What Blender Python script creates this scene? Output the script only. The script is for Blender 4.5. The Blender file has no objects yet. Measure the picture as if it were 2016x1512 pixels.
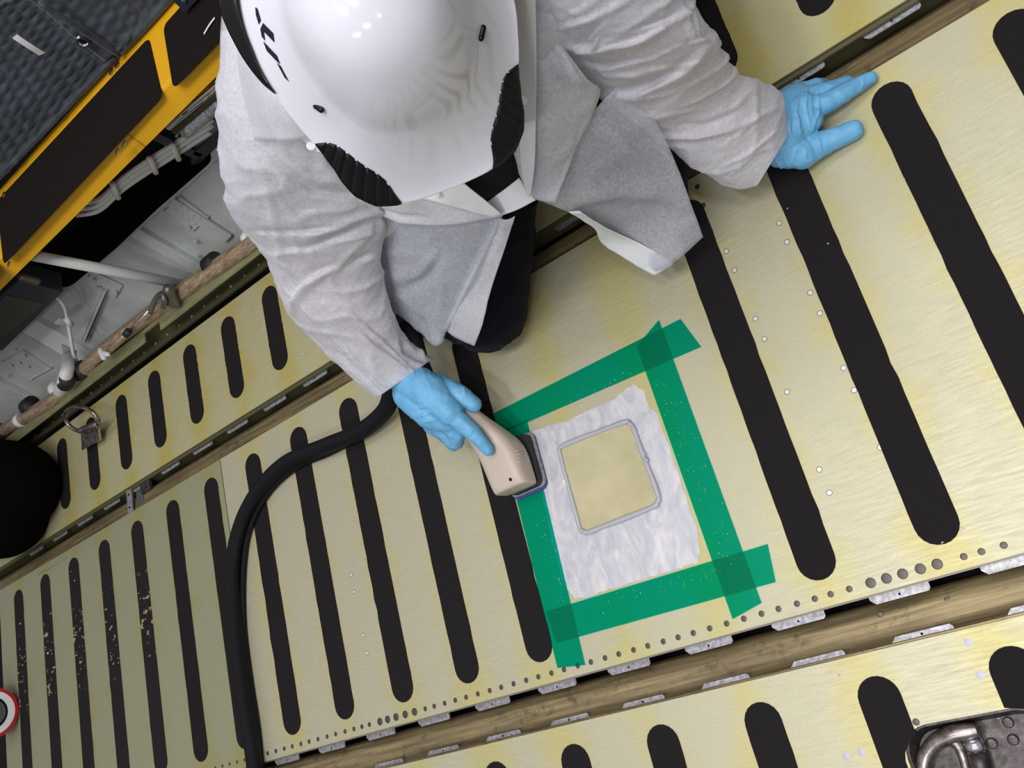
import bpy, bmesh, math, random
import numpy as np
from mathutils import Vector, Matrix, noise
from mathutils.bvhtree import BVHTree

random.seed(7)
SC = bpy.context.scene
COL = SC.collection
S = 0.1524                                   # strip pitch of the cargo floor: six inches

# ------------------------------------------------------------------ camera
CAM = Vector((0.82721, -0.61752, 1.13883))
RX = Vector((0.7592720, -0.2436177, -0.6034537))     # image right
RY = Vector((-0.3936743, -0.9103195, -0.1278242))    # image down
RZ = Vector((-0.5181955, 0.3346176, -0.7870861))     # viewing direction
FPX = 1710.68
cam_data = bpy.data.cameras.new('camera')
cam = bpy.data.objects.new('camera', cam_data)
COL.objects.link(cam)
M = Matrix((RX, -RY, -RZ)).transposed().to_4x4()
M.translation = CAM
cam.matrix_world = M
cam_data.sensor_fit = 'HORIZONTAL'
cam_data.sensor_width = 36.0
cam_data.lens = FPX / 2016 * 36.0
cam_data.clip_start = 0.02
SC.camera = cam

# ------------------------------------------------------------------ light
w = bpy.data.worlds.new('hangar'); SC.world = w
w.use_nodes = True
wn, wl = w.node_tree.nodes, w.node_tree.links
bg = wn['Background']
tc = wn.new('ShaderNodeTexCoord'); sp = wn.new('ShaderNodeSeparateXYZ'); rp = wn.new('ShaderNodeValToRGB')
wl.new(tc.outputs['Generated'], sp.inputs[0]); wl.new(sp.outputs['Z'], rp.inputs[0]); wl.new(rp.outputs[0], bg.inputs['Color'])
rp.color_ramp.elements[0].position = 0.0; rp.color_ramp.elements[0].color = (0.10, 0.10, 0.11, 1)
rp.color_ramp.elements[1].position = 0.9; rp.color_ramp.elements[1].color = (0.62, 0.63, 0.68, 1)
bg.inputs['Strength'].default_value = 0.70

def lamp(x, y, z, sx, sy, power, rz=0.0, col=(1.0, 0.995, 0.985), tilt=(0, 0)):
    d = bpy.data.lights.new('hangar_or_fill_lamp', 'AREA')
    d.shape = 'RECTANGLE'; d.size = sx; d.size_y = sy; d.energy = power; d.color = col
    o = bpy.data.objects.new('hangar_or_fill_lamp', d); COL.objects.link(o)
    o.location = (x, y, z); o.rotation_euler = (tilt[0], tilt[1], rz)
    return o
for ix in range(3):
    lamp(-0.05 + ix * 0.8, -0.85, 3.3, 0.14, 0.8, 18.5, rz=0.5)
    lamp(0.15 + ix * 0.8, 0.75, 3.3, 0.14, 0.8, 8.0, rz=0.5)
    lamp(-0.2 + ix * 1.0, -2.5, 2.9, 0.14, 0.8, 21.0, rz=0.5, tilt=(-0.45, 0))  # front row added as fill for the sidewall and coat front
lamp(-1.5, -2.8, 1.6, 0.14, 0.8, 44.0, rz=0.2, tilt=(-1.05, 0))  # extra low fill, added to brighten the sidewall under the walkway

vs = SC.view_settings
vs.view_transform = 'Standard'; vs.look = 'None'; vs.gamma = 1.0; vs.use_curve_mapping = False
vs.exposure = 0.12

# ------------------------------------------------------------------ placing
def ray(px, py):
    return RX * ((px - 1008) / FPX) + RY * ((py - 756) / FPX) + RZ
def P(px, py, z=0.0):                       # where the sight line meets the height z
    r = ray(px, py); return CAM + r * ((z - CAM.z) / r.z)
def PY(px, py, y):                          # where it meets the upright plane y
    r = ray(px, py); return CAM + r * ((y - CAM.y) / r.y)
WN = Vector((0, -0.22, 0.105)).normalized()
W0 = Vector((0, 0.635, 0.14))
def PW(px, py, off=0.0):                    # where it meets the leaning lower sidewall
    r = ray(px, py); q = W0 + WN * off
    return CAM + r * ((q - CAM).dot(WN) / r.dot(WN))
def proj(v):
    c = v - CAM; z = c.dot(RZ)
    return (1008 + FPX * c.dot(RX) / z, 756 + FPX * c.dot(RY) / z)
def F(u, v, z=0.0):                         # floor units (strip pitches) to metres
    return Vector((u * S, v * S, z))

# ------------------------------------------------------------------ materials
def mat(name, col, rough=0.5, metal=0.0, **k):
    m = bpy.data.materials.new(name); m.use_nodes = True
    b = m.node_tree.nodes['Principled BSDF']
    b.inputs['Base Color'].default_value = (*col, 1); b.inputs['Roughness'].default_value = rough
    b.inputs['Metallic'].default_value = metal
    if 'coat' in k: b.inputs['Coat Weight'].default_value = k['coat']; b.inputs['Coat Roughness'].default_value = 0.05
    if 'spec' in k: b.inputs['Specular IOR Level'].default_value = k['spec']
    if 'sheen' in k: b.inputs['Sheen Weight'].default_value = k['sheen']
    return m
class NT:
    def __init__(s, m):
        s.m = m; s.n = m.node_tree.nodes; s.l = m.node_tree.links; s.b = s.n['Principled BSDF']
        s.tc = s.n.new('ShaderNodeTexCoord')
    def map(s, scale=(1, 1, 1), rot=(0, 0, 0), src='Object'):
        mp = s.n.new('ShaderNodeMapping'); mp.inputs['Scale'].default_value = scale; mp.inputs['Rotation'].default_value = rot
        s.l.new(s.tc.outputs[src], mp.inputs[0]); return mp.outputs[0]
    def noise(s, vec, scale, detail=3, rough=0.55, dist=0.0):
        n = s.n.new('ShaderNodeTexNoise'); n.inputs['Scale'].default_value = scale; n.inputs['Detail'].default_value = detail
        n.inputs['Roughness'].default_value = rough; n.inputs['Distortion'].default_value = dist
        s.l.new(vec, n.inputs['Vector']); return n.outputs['Fac']
    def ramp(s, fac, *stops):
        r = s.n.new('ShaderNodeValToRGB'); e = r.color_ramp.elements
        while len(e) < len(stops): e.new(0.5)
        for x, (p, c) in zip(e, stops):
            x.position = p; x.color = (*c, 1) if len(c) == 3 else c
        s.l.new(fac, r.inputs[0]); return r.outputs[0]
    def mix(s, fac, a, b, mode='MIX'):
        x = s.n.new('ShaderNodeMix'); x.data_type = 'RGBA'; x.blend_type = mode
        for sock, v in ((x.inputs[0], fac), (x.inputs[6], a), (x.inputs[7], b)):
            if hasattr(v, 'is_linked'): s.l.new(v, sock)
            elif isinstance(v, (int, float)): sock.default_value = v
            else: sock.default_value = (*v, 1)
        return x.outputs[2]
    def math(s, op, a, b=None, c=None):
        x = s.n.new('ShaderNodeMath'); x.operation = op
        for i, v in enumerate((a, b, c)):
            if v is None: continue
            if hasattr(v, 'is_linked'): s.l.new(v, x.inputs[i])
            else: x.inputs[i].default_value = v
        return x.outputs[0]
    def bump(s, h, strength=0.3, dist=0.001):
        x = s.n.new('ShaderNodeBump'); x.inputs['Strength'].default_value = strength; x.inputs['Distance'].default_value = dist
        s.l.new(h, x.inputs['Height']); s.l.new(x.outputs[0], s.b.inputs['Normal']); return x
    def set(s, name, v): s.l.new(v, s.b.inputs[name])
K3 = lambda v: (v, v, v)

def panel_material(name, worn, yellow, band=True):
    m = mat(name, worn, 0.45, 0.42); t = NT(m)
    sx = t.n.new('ShaderNodeSeparateXYZ'); t.l.new(t.tc.outputs['Object'], sx.inputs[0])
    big = t.noise(t.map((1.2, 3.0, 1)), 3.2, 3, 0.6)
    fine = t.noise(t.map((20, 220, 1), (0, 0, 0.25)), 3.0, 4, 0.7)
    grain = t.noise(t.map(), 900, 2, 0.6)
    if band:                                  # chromate film survives beside the strips, feet wear it off between them
        fr = t.math('FRACT', t.math('ADD', t.math('MULTIPLY', sx.outputs['X'], 1 / S), 0.5))
        ds = t.math('ABSOLUTE', t.math('SUBTRACT', fr, 0.5))      # 0 at a strip, .5 between
        k = t.math('ADD', t.math('MULTIPLY', ds, -2.6), t.math('MULTIPLY', big, 2.3))
        k = t.math('SUBTRACT', k, 0.05)
    else:
        k = t.math('MULTIPLY', big, 1.3)
    fac = t.ramp(k, (0.25, K3(0)), (0.95, K3(1)))
    c = t.mix(fac, worn, yellow)
    c = t.mix(t.ramp(fine, (0.35, K3(0)), (0.75, K3(0.45))), c, tuple(x * 1.28 for x in worn))
    speck = t.noise(t.map((1, 1.6, 1), (0, 0, 0.4)), 420, 3, 0.75)
    c = t.mix(t.ramp(speck, (0.50, K3(0)), (0.68, K3(0.38))), c, tuple(x * 0.62 for x in worn))
    spots = t.noise(t.map((1, 1, 1)), 75, 4, 0.75)
    c = t.mix(t.ramp(spots, (0.70, K3(0)), (0.78, K3(0.5))), c, (0.14, 0.12, 0.08))
    # hairline scratches in two directions
    for rz, sc in ((0.5, 1.0), (-0.9, 1.3)):
        n = t.noise(t.map((7 * sc, 300 * sc, 1), (0, 0, rz)), 1.0, 2, 0.5, 0.6)
        c = t.mix(t.ramp(n, (0.70, K3(0)), (0.76, K3(0.22))), c, (0.22, 0.20, 0.15))
    t.set('Base Color', c)
    t.set('Roughness', t.ramp(t.noise(t.map((8, 90, 1), (0, 0, 0.2)), 3, 3), (0.3, K3(0.44)), (0.7, K3(0.60))))
    t.bump(t.math('ADD', t.math('MULTIPLY', fine, 0.6), t.math('MULTIPLY', grain, 0.6)), 0.08, 0.0006)
    return m
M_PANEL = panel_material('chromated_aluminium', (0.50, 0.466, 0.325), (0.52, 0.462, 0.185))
M_PANEL3 = panel_material('chromated_aluminium_shaded', (0.35, 0.345, 0.215), (0.35, 0.325, 0.115))  # darker copy for the left panel: weaker light there is in its colour
M_PANEL2 = panel_material('chromated_aluminium_outboard', (0.52, 0.48, 0.27), (0.52, 0.43, 0.11))

m = M_STRIP = mat('anti_slip_black', (0.014, 0.012, 0.013), 0.9, 0, spec=0.12); t = NT(m)
t.bump(t.noise(t.map(), 1400, 2), 0.5, 0.0006)
t.set('Base Color', t.mix(t.ramp(t.noise(t.map(), 60, 4, 0.7), (0.66, K3(0)), (0.78, K3(0.25))), (0.014, 0.012, 0.013), (0.07, 0.066, 0.063)))
m = M_STRIPW = mat('anti_slip_black_worn', (0.016, 0.014, 0.015), 0.85, 0, spec=0.15); t = NT(m)
sx = t.n.new('ShaderNodeSeparateXYZ'); t.l.new(t.tc.outputs['Object'], sx.inputs[0])
zone = t.ramp(t.math('ADD', t.math('MULTIPLY', sx.outputs['Y'], 1 / S), 3.0), (0.35, K3(0)), (0.55, K3(1)), (0.9, K3(1)), (1.0, K3(0)))
zone = t.ramp(t.math('MULTIPLY', t.math('ADD', sx.outputs['Y'], 2.9 * S), 1 / (2.5 * S)), (0.25, K3(0)), (0.4, K3(1)), (0.72, K3(1)), (0.85, K3(0)))
fl = t.ramp(t.noise(t.map((1, 1.6, 1)), 42, 3, 0.6), (0.60, K3(0)), (0.63, K3(1)))
wear = t.math('MULTIPLY', fl, zone)
t.set('Base Color', t.mix(wear, (0.016, 0.014, 0.015), (0.36, 0.27, 0.12)))
t.bump(t.math('SUBTRACT', t.noise(t.map(), 1100, 2), wear), 0.5, 0.0008)

m = M_BRASS = mat('grimy_rail_metal', (0.30, 0.22, 0.11), 0.42, 0.5); t = NT(m)
st = t.noise(t.map((3, 70, 30)), 2.0, 4, 0.65)
c = t.ramp(st, (0.30, (0.15, 0.11, 0.06)), (0.5, (0.27, 0.205, 0.11)), (0.72, (0.46, 0.36, 0.17)))
d = t.noise(t.map((1, 1, 1)), 40, 4, 0.7)
t.set('Base Color', t.mix(t.ramp(d, (0.55, K3(0)), (0.75, K3(0.75))), c, (0.06, 0.04, 0.03)))
t.bump(st, 0.3, 0.001)
M_DARK = mat('dark_void', (0.012, 0.012, 0.014), 0.8, 0, spec=0.1)
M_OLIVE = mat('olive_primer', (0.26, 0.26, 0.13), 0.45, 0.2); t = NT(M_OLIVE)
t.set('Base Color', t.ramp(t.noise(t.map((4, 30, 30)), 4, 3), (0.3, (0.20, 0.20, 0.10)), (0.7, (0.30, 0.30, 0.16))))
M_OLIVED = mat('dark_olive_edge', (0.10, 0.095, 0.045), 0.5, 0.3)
M_TAB = mat('bare_tab_metal', (0.42, 0.41, 0.44), 0.45, 0.6); t = NT(M_TAB)
t.set('Base Color', t.ramp(t.noise(t.map(), 160, 3), (0.35, (0.24, 0.23, 0.23)), (0.65, (0.46, 0.45, 0.49))))
M_EDGE = mat('dull_panel_edge', (0.26, 0.23, 0.19), 0.5, 0.4)
M_RIVET = mat('dark_rivet', (0.10, 0.085, 0.075), 0.45, 0.6)
M_RIVETB = mat('bright_rivet', (0.74, 0.70, 0.66), 0.4, 0.3)
M_STEEL = mat('tarnished_steel', (0.30, 0.26, 0.24), 0.32, 0.9); t = NT(M_STEEL)
t.set('Base Color', t.ramp(t.noise(t.map(), 70, 4, 0.7), (0.35, (0.14, 0.11, 0.09)), (0.65, (0.46, 0.41, 0.40))))
M_CHROME = mat('polished_steel', (0.75, 0.75, 0.78), 0.12, 1.0)
M_PAN = mat('greasy_dark_pan', (0.055, 0.045, 0.045), 0.38, 0.6); t = NT(M_PAN)
t.set('Base Color', t.ramp(t.noise(t.map(), 90, 4, 0.7), (0.35, (0.03, 0.025, 0.025)), (0.75, (0.12, 0.10, 0.10))))

m = M_TAPE = mat('green_masking_film', (0.0, 0.29, 0.19), 0.3, 0, spec=0.25); t = NT(m)
t.bump(t.noise(t.map((30, 30, 1)), 14, 4, 0.7), 0.18, 0.0008)
cr = t.noise(t.map((1, 1, 1)), 130, 3, 0.7)
t.set('Base Color', t.mix(t.ramp(cr, (0.74, K3(0)), (0.80, K3(0.7))), (0.0, 0.30, 0.19), (0.30, 0.75, 0.62)))
tr = t.n.new('ShaderNodeBsdfTransparent'); tr.inputs[0].default_value = (0.0, 0.76, 0.63, 1)
ms = t.n.new('ShaderNodeMixShader'); ms.inputs[0].default_value = 0.78
t.l.new(t.b.outputs[0], ms.inputs[1]); t.l.new(tr.outputs[0], ms.inputs[2])
t.l.new(ms.outputs[0], t.n['Material Output'].inputs['Surface'])

m = M_SAND = mat('sanded_bare_aluminium', (0.62, 0.60, 0.63), 0.38, 0.25); t = NT(m)
sw = t.noise(t.map((16, 7, 1), (0, 0, 0.35)), 2.4, 4, 0.6, 1.5)
wv = t.n.new('ShaderNodeTexWave'); wv.inputs['Scale'].default_value = 55; wv.inputs['Distortion'].default_value = 14; wv.inputs['Detail'].default_value = 2
wv.inputs['Detail Scale'].default_value = 0.8
t.l.new(t.map((1, 0.35, 1), (0, 0, 0.12)), wv.inputs[0])
t.set('Base Color', t.ramp(sw, (0.28, (0.48, 0.48, 0.55)), (0.50, (0.60, 0.585, 0.62)), (0.72, (0.74, 0.71, 0.69))))
t.set('Roughness', t.ramp(sw, (0.3, K3(0.30)), (0.7, K3(0.46))))
t.bump(t.math('ADD', t.math('MULTIPLY', wv.outputs['Fac'], 0.16), t.math('MULTIPLY', t.noise(t.map((40, 200, 1), (0, 0, 0.2)), 3, 3), 0.3)), 0.22, 0.0006)
m = M_PLATE = mat('cured_epoxy_plate', (0.46, 0.41, 0.25), 0.22, 0); t = NT(m)
t.set('Base Color', t.mix(t.ramp(t.noise(t.map(), 18, 3), (0.35, K3(0)), (0.7, K3(1))), (0.46, 0.41, 0.24), (0.55, 0.49, 0.30)))
t.bump(t.noise(t.map(), 220, 3), 0.1, 0.0004)
M_BEAD = mat('grey_sealant', (0.42, 0.42, 0.47), 0.35, 0)

def cloth_material(name, base, lo, hi, t_hi, t_lo):
    m = mat(name, base, 0.8, 0, spec=0.15, sheen=0.15); t = NT(m)
    mott = t.noise(t.map(), 240, 4, 0.7)
    weave = t.noise(t.map((1, 1, 1)), 900, 2)
    t.set('Base Color', t.ramp(mott, (0.3, lo), (0.7, hi)))
    t.bump(t.math('ADD', weave, t.math('MULTIPLY', t.noise(t.map(), 55, 3), 1.2)), 0.25, 0.0008)
    trn = t.n.new('ShaderNodeBsdfTranslucent'); trn.inputs[0].default_value = (0.85, 0.84, 0.88, 1)
    tr = t.n.new('ShaderNodeBsdfTransparent'); tr.inputs[0].default_value = (0.97, 0.97, 1, 1)
    m1 = t.n.new('ShaderNodeMixShader'); m1.inputs[0].default_value = 0.20
    m2 = t.n.new('ShaderNodeMixShader')
    t.l.new(t.ramp(mott, (0.3, K3(t_hi)), (0.7, K3(t_lo))), m2.inputs[0])
    t.l.new(t.b.outputs[0], m1.inputs[1]); t.l.new(trn.outputs[0], m1.inputs[2])
    t.l.new(m1.outputs[0], m2.inputs[1]); t.l.new(tr.outputs[0], m2.inputs[2])
    t.l.new(m2.outputs[0], t.n['Material Output'].inputs['Surface'])
    return m
M_CLOTH = cloth_material('white_nonwoven_fabric', (0.80, 0.79, 0.82), (0.79, 0.78, 0.82), (0.90, 0.89, 0.94), 0.48, 0.31)
M_CLOTHT = cloth_material('thin_nonwoven_fabric', (0.78, 0.80, 0.86), (0.74, 0.76, 0.83), (0.86, 0.88, 0.95), 0.68, 0.48)
M_CLOTH2 = mat('white_folded_fabric', (0.80, 0.81, 0.82), 0.75, 0, spec=0.15); t = NT(M_CLOTH2)
t.bump(t.noise(t.map(), 700, 2), 0.2, 0.0006)
M_SNAP = mat('white_snap_plastic', (0.85, 0.86, 0.87), 0.35)
M_HELM = mat('white_gloss_shell', (0.69, 0.69, 0.76), 0.11, 0, spec=0.5)
M_BLACKG = mat('black_gloss_plastic', (0.004, 0.004, 0.004), 0.12, 0, spec=0.4)
M_BLACKP = mat('black_ribbed_plastic', (0.006, 0.006, 0.007), 0.45, 0, spec=0.25)
M_INK = mat('navy_print', (0.006, 0.006, 0.02), 0.3)
M_GLOVE = mat('blue_nitrile', (0.10, 0.38, 0.70), 0.48, 0, spec=0.4); t = NT(M_GLOVE)
t.set('Base Color', t.ramp(t.noise(t.map(), 40, 3), (0.3, (0.12, 0.36, 0.60)), (0.7, (0.17, 0.44, 0.69))))
t.bump(t.noise(t.map((1, 1, 1)), 160, 3), 0.2, 0.0008)
M_SKIN = mat('skin', (0.62, 0.36, 0.28), 0.5); M_SKIN.node_tree.nodes['Principled BSDF'].inputs['Subsurface Weight'].default_value = 0.1
M_NAVY = mat('dark_navy_trouser', (0.006, 0.006, 0.011), 0.9, 0, sheen=0.03, spec=0.1); t = NT(M_NAVY)
t.bump(t.noise(t.map(), 500, 3), 0.5, 0.001)
M_SHIRT = mat('dark_shirt', (0.010, 0.012, 0.014), 0.8, 0, spec=0.12)
M_EYE = mat('eye_white', (0.8, 0.8, 0.78), 0.2)
M_SHOE = mat('black_shoe_leather', (0.010, 0.010, 0.011), 0.5)
M_WHITE = mat('white_print', (0.85, 0.85, 0.85), 0.5)
M_SANDER = mat('beige_tool_plastic', (0.52, 0.43, 0.36), 0.42); t = NT(M_SANDER)
t.bump(t.noise(t.map(), 1200, 2), 0.12, 0.0003)
M_RUBBER = mat('black_rubber', (0.015, 0.015, 0.017), 0.6)
M_BLUE = mat('blue_abrasive', (0.05, 0.05, 0.22), 0.8)
m = M_HOSE = mat('braided_black_sleeve', (0.005, 0.005, 0.007), 0.6, 0, spec=0.2); t = NT(m)
wv = t.n.new('ShaderNodeTexWave'); wv.inputs['Scale'].default_value = 160; wv.inputs['Distortion'].default_value = 2
t.l.new(t.map((1, 1, 1), (0, 0, 0.7)), wv.inputs[0])
t.bump(wv.outputs['Fac'], 0.6, 0.001)
m = M_YELLOW = mat('yellow_enamel', (0.78, 0.40, 0.010), 0.42, 0, spec=0.4); t = NT(m)
d = t.noise(t.map((1, 1, 1)), 45, 4, 0.7)
t.set('Base Color', t.mix(t.ramp(d, (0.62, K3(0)), (0.76, K3(0.5))), (0.78, 0.40, 0.010), (0.35, 0.18, 0.03)))
t.bump(t.noise(t.map(), 500, 2), 0.12, 0.0006)
M_PAD = mat('grip_pad_black', (0.012, 0.009, 0.008), 0.9, 0, spec=0.1); t = NT(M_PAD); t.bump(t.noise(t.map(), 900, 2), 0.5, 0.0008)
m = M_QUILT = mat('slate_quilted_fabric', (0.035, 0.042, 0.055), 0.6, 0, sheen=0.2); t = NT(m)
t.set('Base Color', t.ramp(t.noise(t.map((1, 1, 2)), 30, 4, 0.65), (0.3, (0.022, 0.027, 0.036)), (0.7, (0.06, 0.07, 0.09))))
t.bump(t.noise(t.map(), 400, 2), 0.3, 0.001)
M_GREY = mat('pale_grey_paint', (0.48, 0.50, 0.48), 0.45, 0.1); t = NT(M_GREY)
t.set('Base Color', t.ramp(t.noise(t.map((1, 1, 1)), 9, 4, 0.6), (0.3, (0.46, 0.48, 0.47)), (0.7, (0.66, 0.69, 0.66))))
M_WPAINT = mat('white_paint', (0.68, 0.69, 0.68), 0.4)
M_SLATE = mat('slate_paint', (0.035, 0.042, 0.058), 0.45)
M_TAN = mat('tan_wrapped_pipe', (0.40, 0.29, 0.19), 0.45, 0.1); t = NT(M_TAN)
t.set('Base Color', t.ramp(t.noise(t.map((12, 60, 60)), 3, 4, 0.65), (0.3, (0.17, 0.11, 0.07)), (0.55, (0.36, 0.26, 0.17)), (0.75, (0.55, 0.44, 0.31))))
M_FOIL = mat('crinkled_foil', (0.66, 0.72, 0.80), 0.35, 0.7); t = NT(M_FOIL); t.bump(t.noise(t.map(), 90, 4), 1.0, 0.006)
M_GUN = mat('dull_grey_metal', (0.16, 0.16, 0.15), 0.4, 0.7)
M_BLACKC = mat('black_cloth', (0.003, 0.003, 0.003), 0.95, 0, spec=0.02)
M_RED = mat('red_enamel', (0.45, 0.015, 0.02), 0.35)
M_PAPER = mat('white_paper', (0.78, 0.78, 0.76), 0.7)

# ------------------------------------------------------------------ builders
def link(name, me, m, parent=None, smooth=True):
    o = bpy.data.objects.new(name, me); COL.objects.link(o)
    if m is not None and not me.materials: me.materials.append(m)
    if smooth: me.polygons.foreach_set('use_smooth', [True] * len(me.polygons))
    if parent is not None: attach(o, parent)
    return o
def attach(o, parent):
    o.parent = parent
    o.matrix_parent_inverse = parent_world(parent).inverted()
def parent_world(p):
    if p.parent: return parent_world(p.parent) @ p.matrix_parent_inverse @ p.matrix_basis
    return p.matrix_basis.copy()
def mesh(name, vs_, fs, m, parent=None, smooth=False):
    me = bpy.data.meshes.new(name); me.from_pydata([tuple(v) for v in vs_], [], fs); me.update()
    return link(name, me, m, parent, smooth)
def from_bm(name, bm, m, parent=None, smooth=False):
    bmesh.ops.recalc_face_normals(bm, faces=bm.faces)
    me = bpy.data.meshes.new(name); bm.to_mesh(me); bm.free()
    return link(name, me, m, parent, smooth)
def tag(o, label=None, cat=None, group=None, kind=None):
    if label: o['label'] = label
    if cat: o['category'] = cat
    if group: o['group'] = group
    if kind: o['kind'] = kind
    return o
def empty(name, loc, label=None, cat=None, group=None, kind=None):
    o = bpy.data.objects.new(name, None); COL.objects.link(o); o.location = loc; o.empty_display_size = 0.05
    return tag(o, label, cat, group, kind)
def box(bm, x0, x1, y0, y1, z0, z1, bev=0.0, mtx=None):
    r = bmesh.ops.create_cube(bm, size=1.0)
    for v in r['verts']:
        v.co = Vector(((x0 + x1) / 2 + v.co.x * (x1 - x0), (y0 + y1) / 2 + v.co.y * (y1 - y0), (z0 + z1) / 2 + v.co.z * (z1 - z0)))
        if mtx is not None: v.co = mtx @ v.co
    if bev:
        es = {e for v in r['verts'] for e in v.link_edges}
        bmesh.ops.bevel(bm, geom=list(es), offset=bev, segments=2, affect='EDGES', profile=0.5)
def boxobj(name, x0, x1, y0, y1, z0, z1, m, parent=None, bev=0.0):
    bm = bmesh.new(); box(bm, min(x0, x1), max(x0, x1), min(y0, y1), max(y0, y1), z0, z1, bev); return from_bm(name, bm, m, parent)
def beam(name, a, b, w_, h_, m, parent=None, up=Vector((0, 0, 1)), bev=0.0):   # a box along a line
    a, b = Vector(a), Vector(b); x = (b - a); L = x.length; x.normalize()
    y = up.cross(x).normalized(); z = x.cross(y)
    mt = Matrix((x, y, z)).transposed().to_4x4(); mt.translation = (a + b) / 2
    bm = bmesh.new(); box(bm, -L / 2, L / 2, -w_ / 2, w_ / 2, -h_ / 2, h_ / 2, bev, mt)
    return from_bm(name, bm, m, parent)
def cr(p0, p1, p2, p3, t):
    return 0.5 * ((2 * p1) + (p2 - p0) * t + (2 * p0 - 5 * p1 + 4 * p2 - p3) * t * t + (3 * p1 - p0 - 3 * p2 + p3) * t ** 3)
def spline(pts, n):
    pts = [np.array(p, float) for p in pts]; out = []
    q = [2 * pts[0] - pts[1]] + pts + [2 * pts[-1] - pts[-2]]
    for i in range(len(pts) - 1):
        for k in range(n): out.append(cr(q[i], q[i + 1], q[i + 2], q[i + 3], k / n))
    out.append(pts[-1]); return out
def tube(name, pts, r, m, parent=None, n=8, seg=12, cap=True, bm=None):
    q = [Vector(p) for p in (spline([tuple(p) for p in pts], n) if n > 1 else pts)]
    rs = r if isinstance(r, (list, tuple)) else [r] * len(pts)
    own = bm is None
    if own: bm = bmesh.new()
    rings = []; nrm = None
    for i, p in enumerate(q):
        d = (q[min(i + 1, len(q) - 1)] - q[max(i - 1, 0)]).normalized()
        if nrm is None: nrm = d.orthogonal().normalized()
        nrm = (nrm - d * nrm.dot(d)).normalized(); bi = d.cross(nrm)
        t_ = i / (len(q) - 1) * (len(rs) - 1); k = min(int(t_), len(rs) - 2); rr = rs[k] + (rs[k + 1] - rs[k]) * (t_ - k)
        rings.append([bm.verts.new(p + (nrm * math.cos(a) + bi * math.sin(a)) * rr) for a in [2 * math.pi * j / seg for j in range(seg)]])
    for a, b in zip(rings, rings[1:]):
        for j in range(seg): bm.faces.new((a[j], a[(j + 1) % seg], b[(j + 1) % seg], b[j]))
    if cap: bm.faces.new(rings[0][::-1]); bm.faces.new(rings[-1])
    if own: return from_bm(name, bm, m, parent, True)
def prism(name, pts, z0, z1, m, parent=None, hole=None, smooth=False):     # flat outline (x,y) with thickness
    bm = bmesh.new()
    loops = [pts] + ([hole] if hole else [])
    es = []
    for L in loops:
        vs_ = [bm.verts.new((p[0], p[1], z1)) for p in L]
        es += [bm.edges.new((vs_[i], vs_[(i + 1) % len(vs_)])) for i in range(len(vs_))]
    if hole: bmesh.ops.triangle_fill(bm, use_beauty=True, edges=es)
    else: bm.faces.new(bm.verts)
    r = bmesh.ops.extrude_face_region(bm, geom=bm.faces[:])
    for v in [g for g in r['geom'] if isinstance(g, bmesh.types.BMVert)]: v.co.z = z0
    return from_bm(name, bm, m, parent, smooth)
def stadium(x, y0, y1, w_, n=10, jag=0.0):
    r = w_ / 2; o = []
    for k in range(n + 1): a = math.pi * k / n; o.append((x + r * math.cos(a), y1 - r + r * math.sin(a)))
    if jag:
        N = 26
        for k in range(1, N): o.append((x - r + random.gauss(0, jag) * (random.random() < 0.5), y1 - r + (y0 - y1 + 2 * r) * k / N))
    for k in range(n + 1): a = math.pi + math.pi * k / n; o.append((x + r * math.cos(a), y0 + r + r * math.sin(a)))
    if jag:
        for k in range(1, N): o.append((x + r + random.gauss(0, jag) * (random.random() < 0.5), y0 + r + (y1 - y0 - 2 * r) * k / N))
    return o
def rrect(x0, x1, y0, y1, r, n=6):
    o = []
    for cx, cy, a0 in ((x1 - r, y1 - r, 0), (x0 + r, y1 - r, 90), (x0 + r, y0 + r, 180), (x1 - r, y0 + r, 270)):
        for k in range(n + 1): a = math.radians(a0 + 90 * k / n); o.append((cx + r * math.cos(a), cy + r * math.sin(a)))
    return o
_disc = {}
def disc(kind, r, h, m, seg=12, dome=0.35, ring=None):
    if kind in _disc: return _disc[kind]
    vs_, fs = [], []
    for (rr, z) in ((r, 0), (r, h * 0.6), (r * 0.8, h), (r * 0.35, h + r * dome * 0.1)):
        vs_ += [(rr * math.cos(2 * math.pi * k / seg), rr * math.sin(2 * math.pi * k / seg), z) for k in range(seg)]
    for i in range(3):
        for k in range(seg): fs.append((i * seg + k, i * seg + (k + 1) % seg, (i + 1) * seg + (k + 1) % seg, (i + 1) * seg + k))
    fs.append(tuple(range(3 * seg, 4 * seg)))
    me = bpy.data.meshes.new(kind); me.from_pydata(vs_, [], fs); me.materials.append(m)
    if ring is not None:
        me.materials.append(ring)
        for k, p_ in enumerate(me.polygons): p_.material_index = 1 if k < 2 * seg else 0
    _disc[kind] = me
    return me
def place(name, me, loc, parent, nrm=None, sc=1.0):
    o = bpy.data.objects.new(name, me); COL.objects.link(o); o.location = loc; o.scale = (sc, sc, sc)
    if nrm is not None: o.rotation_euler = Vector(nrm).to_track_quat('Z', 'Y').to_euler()
    attach(o, parent); return o
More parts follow.
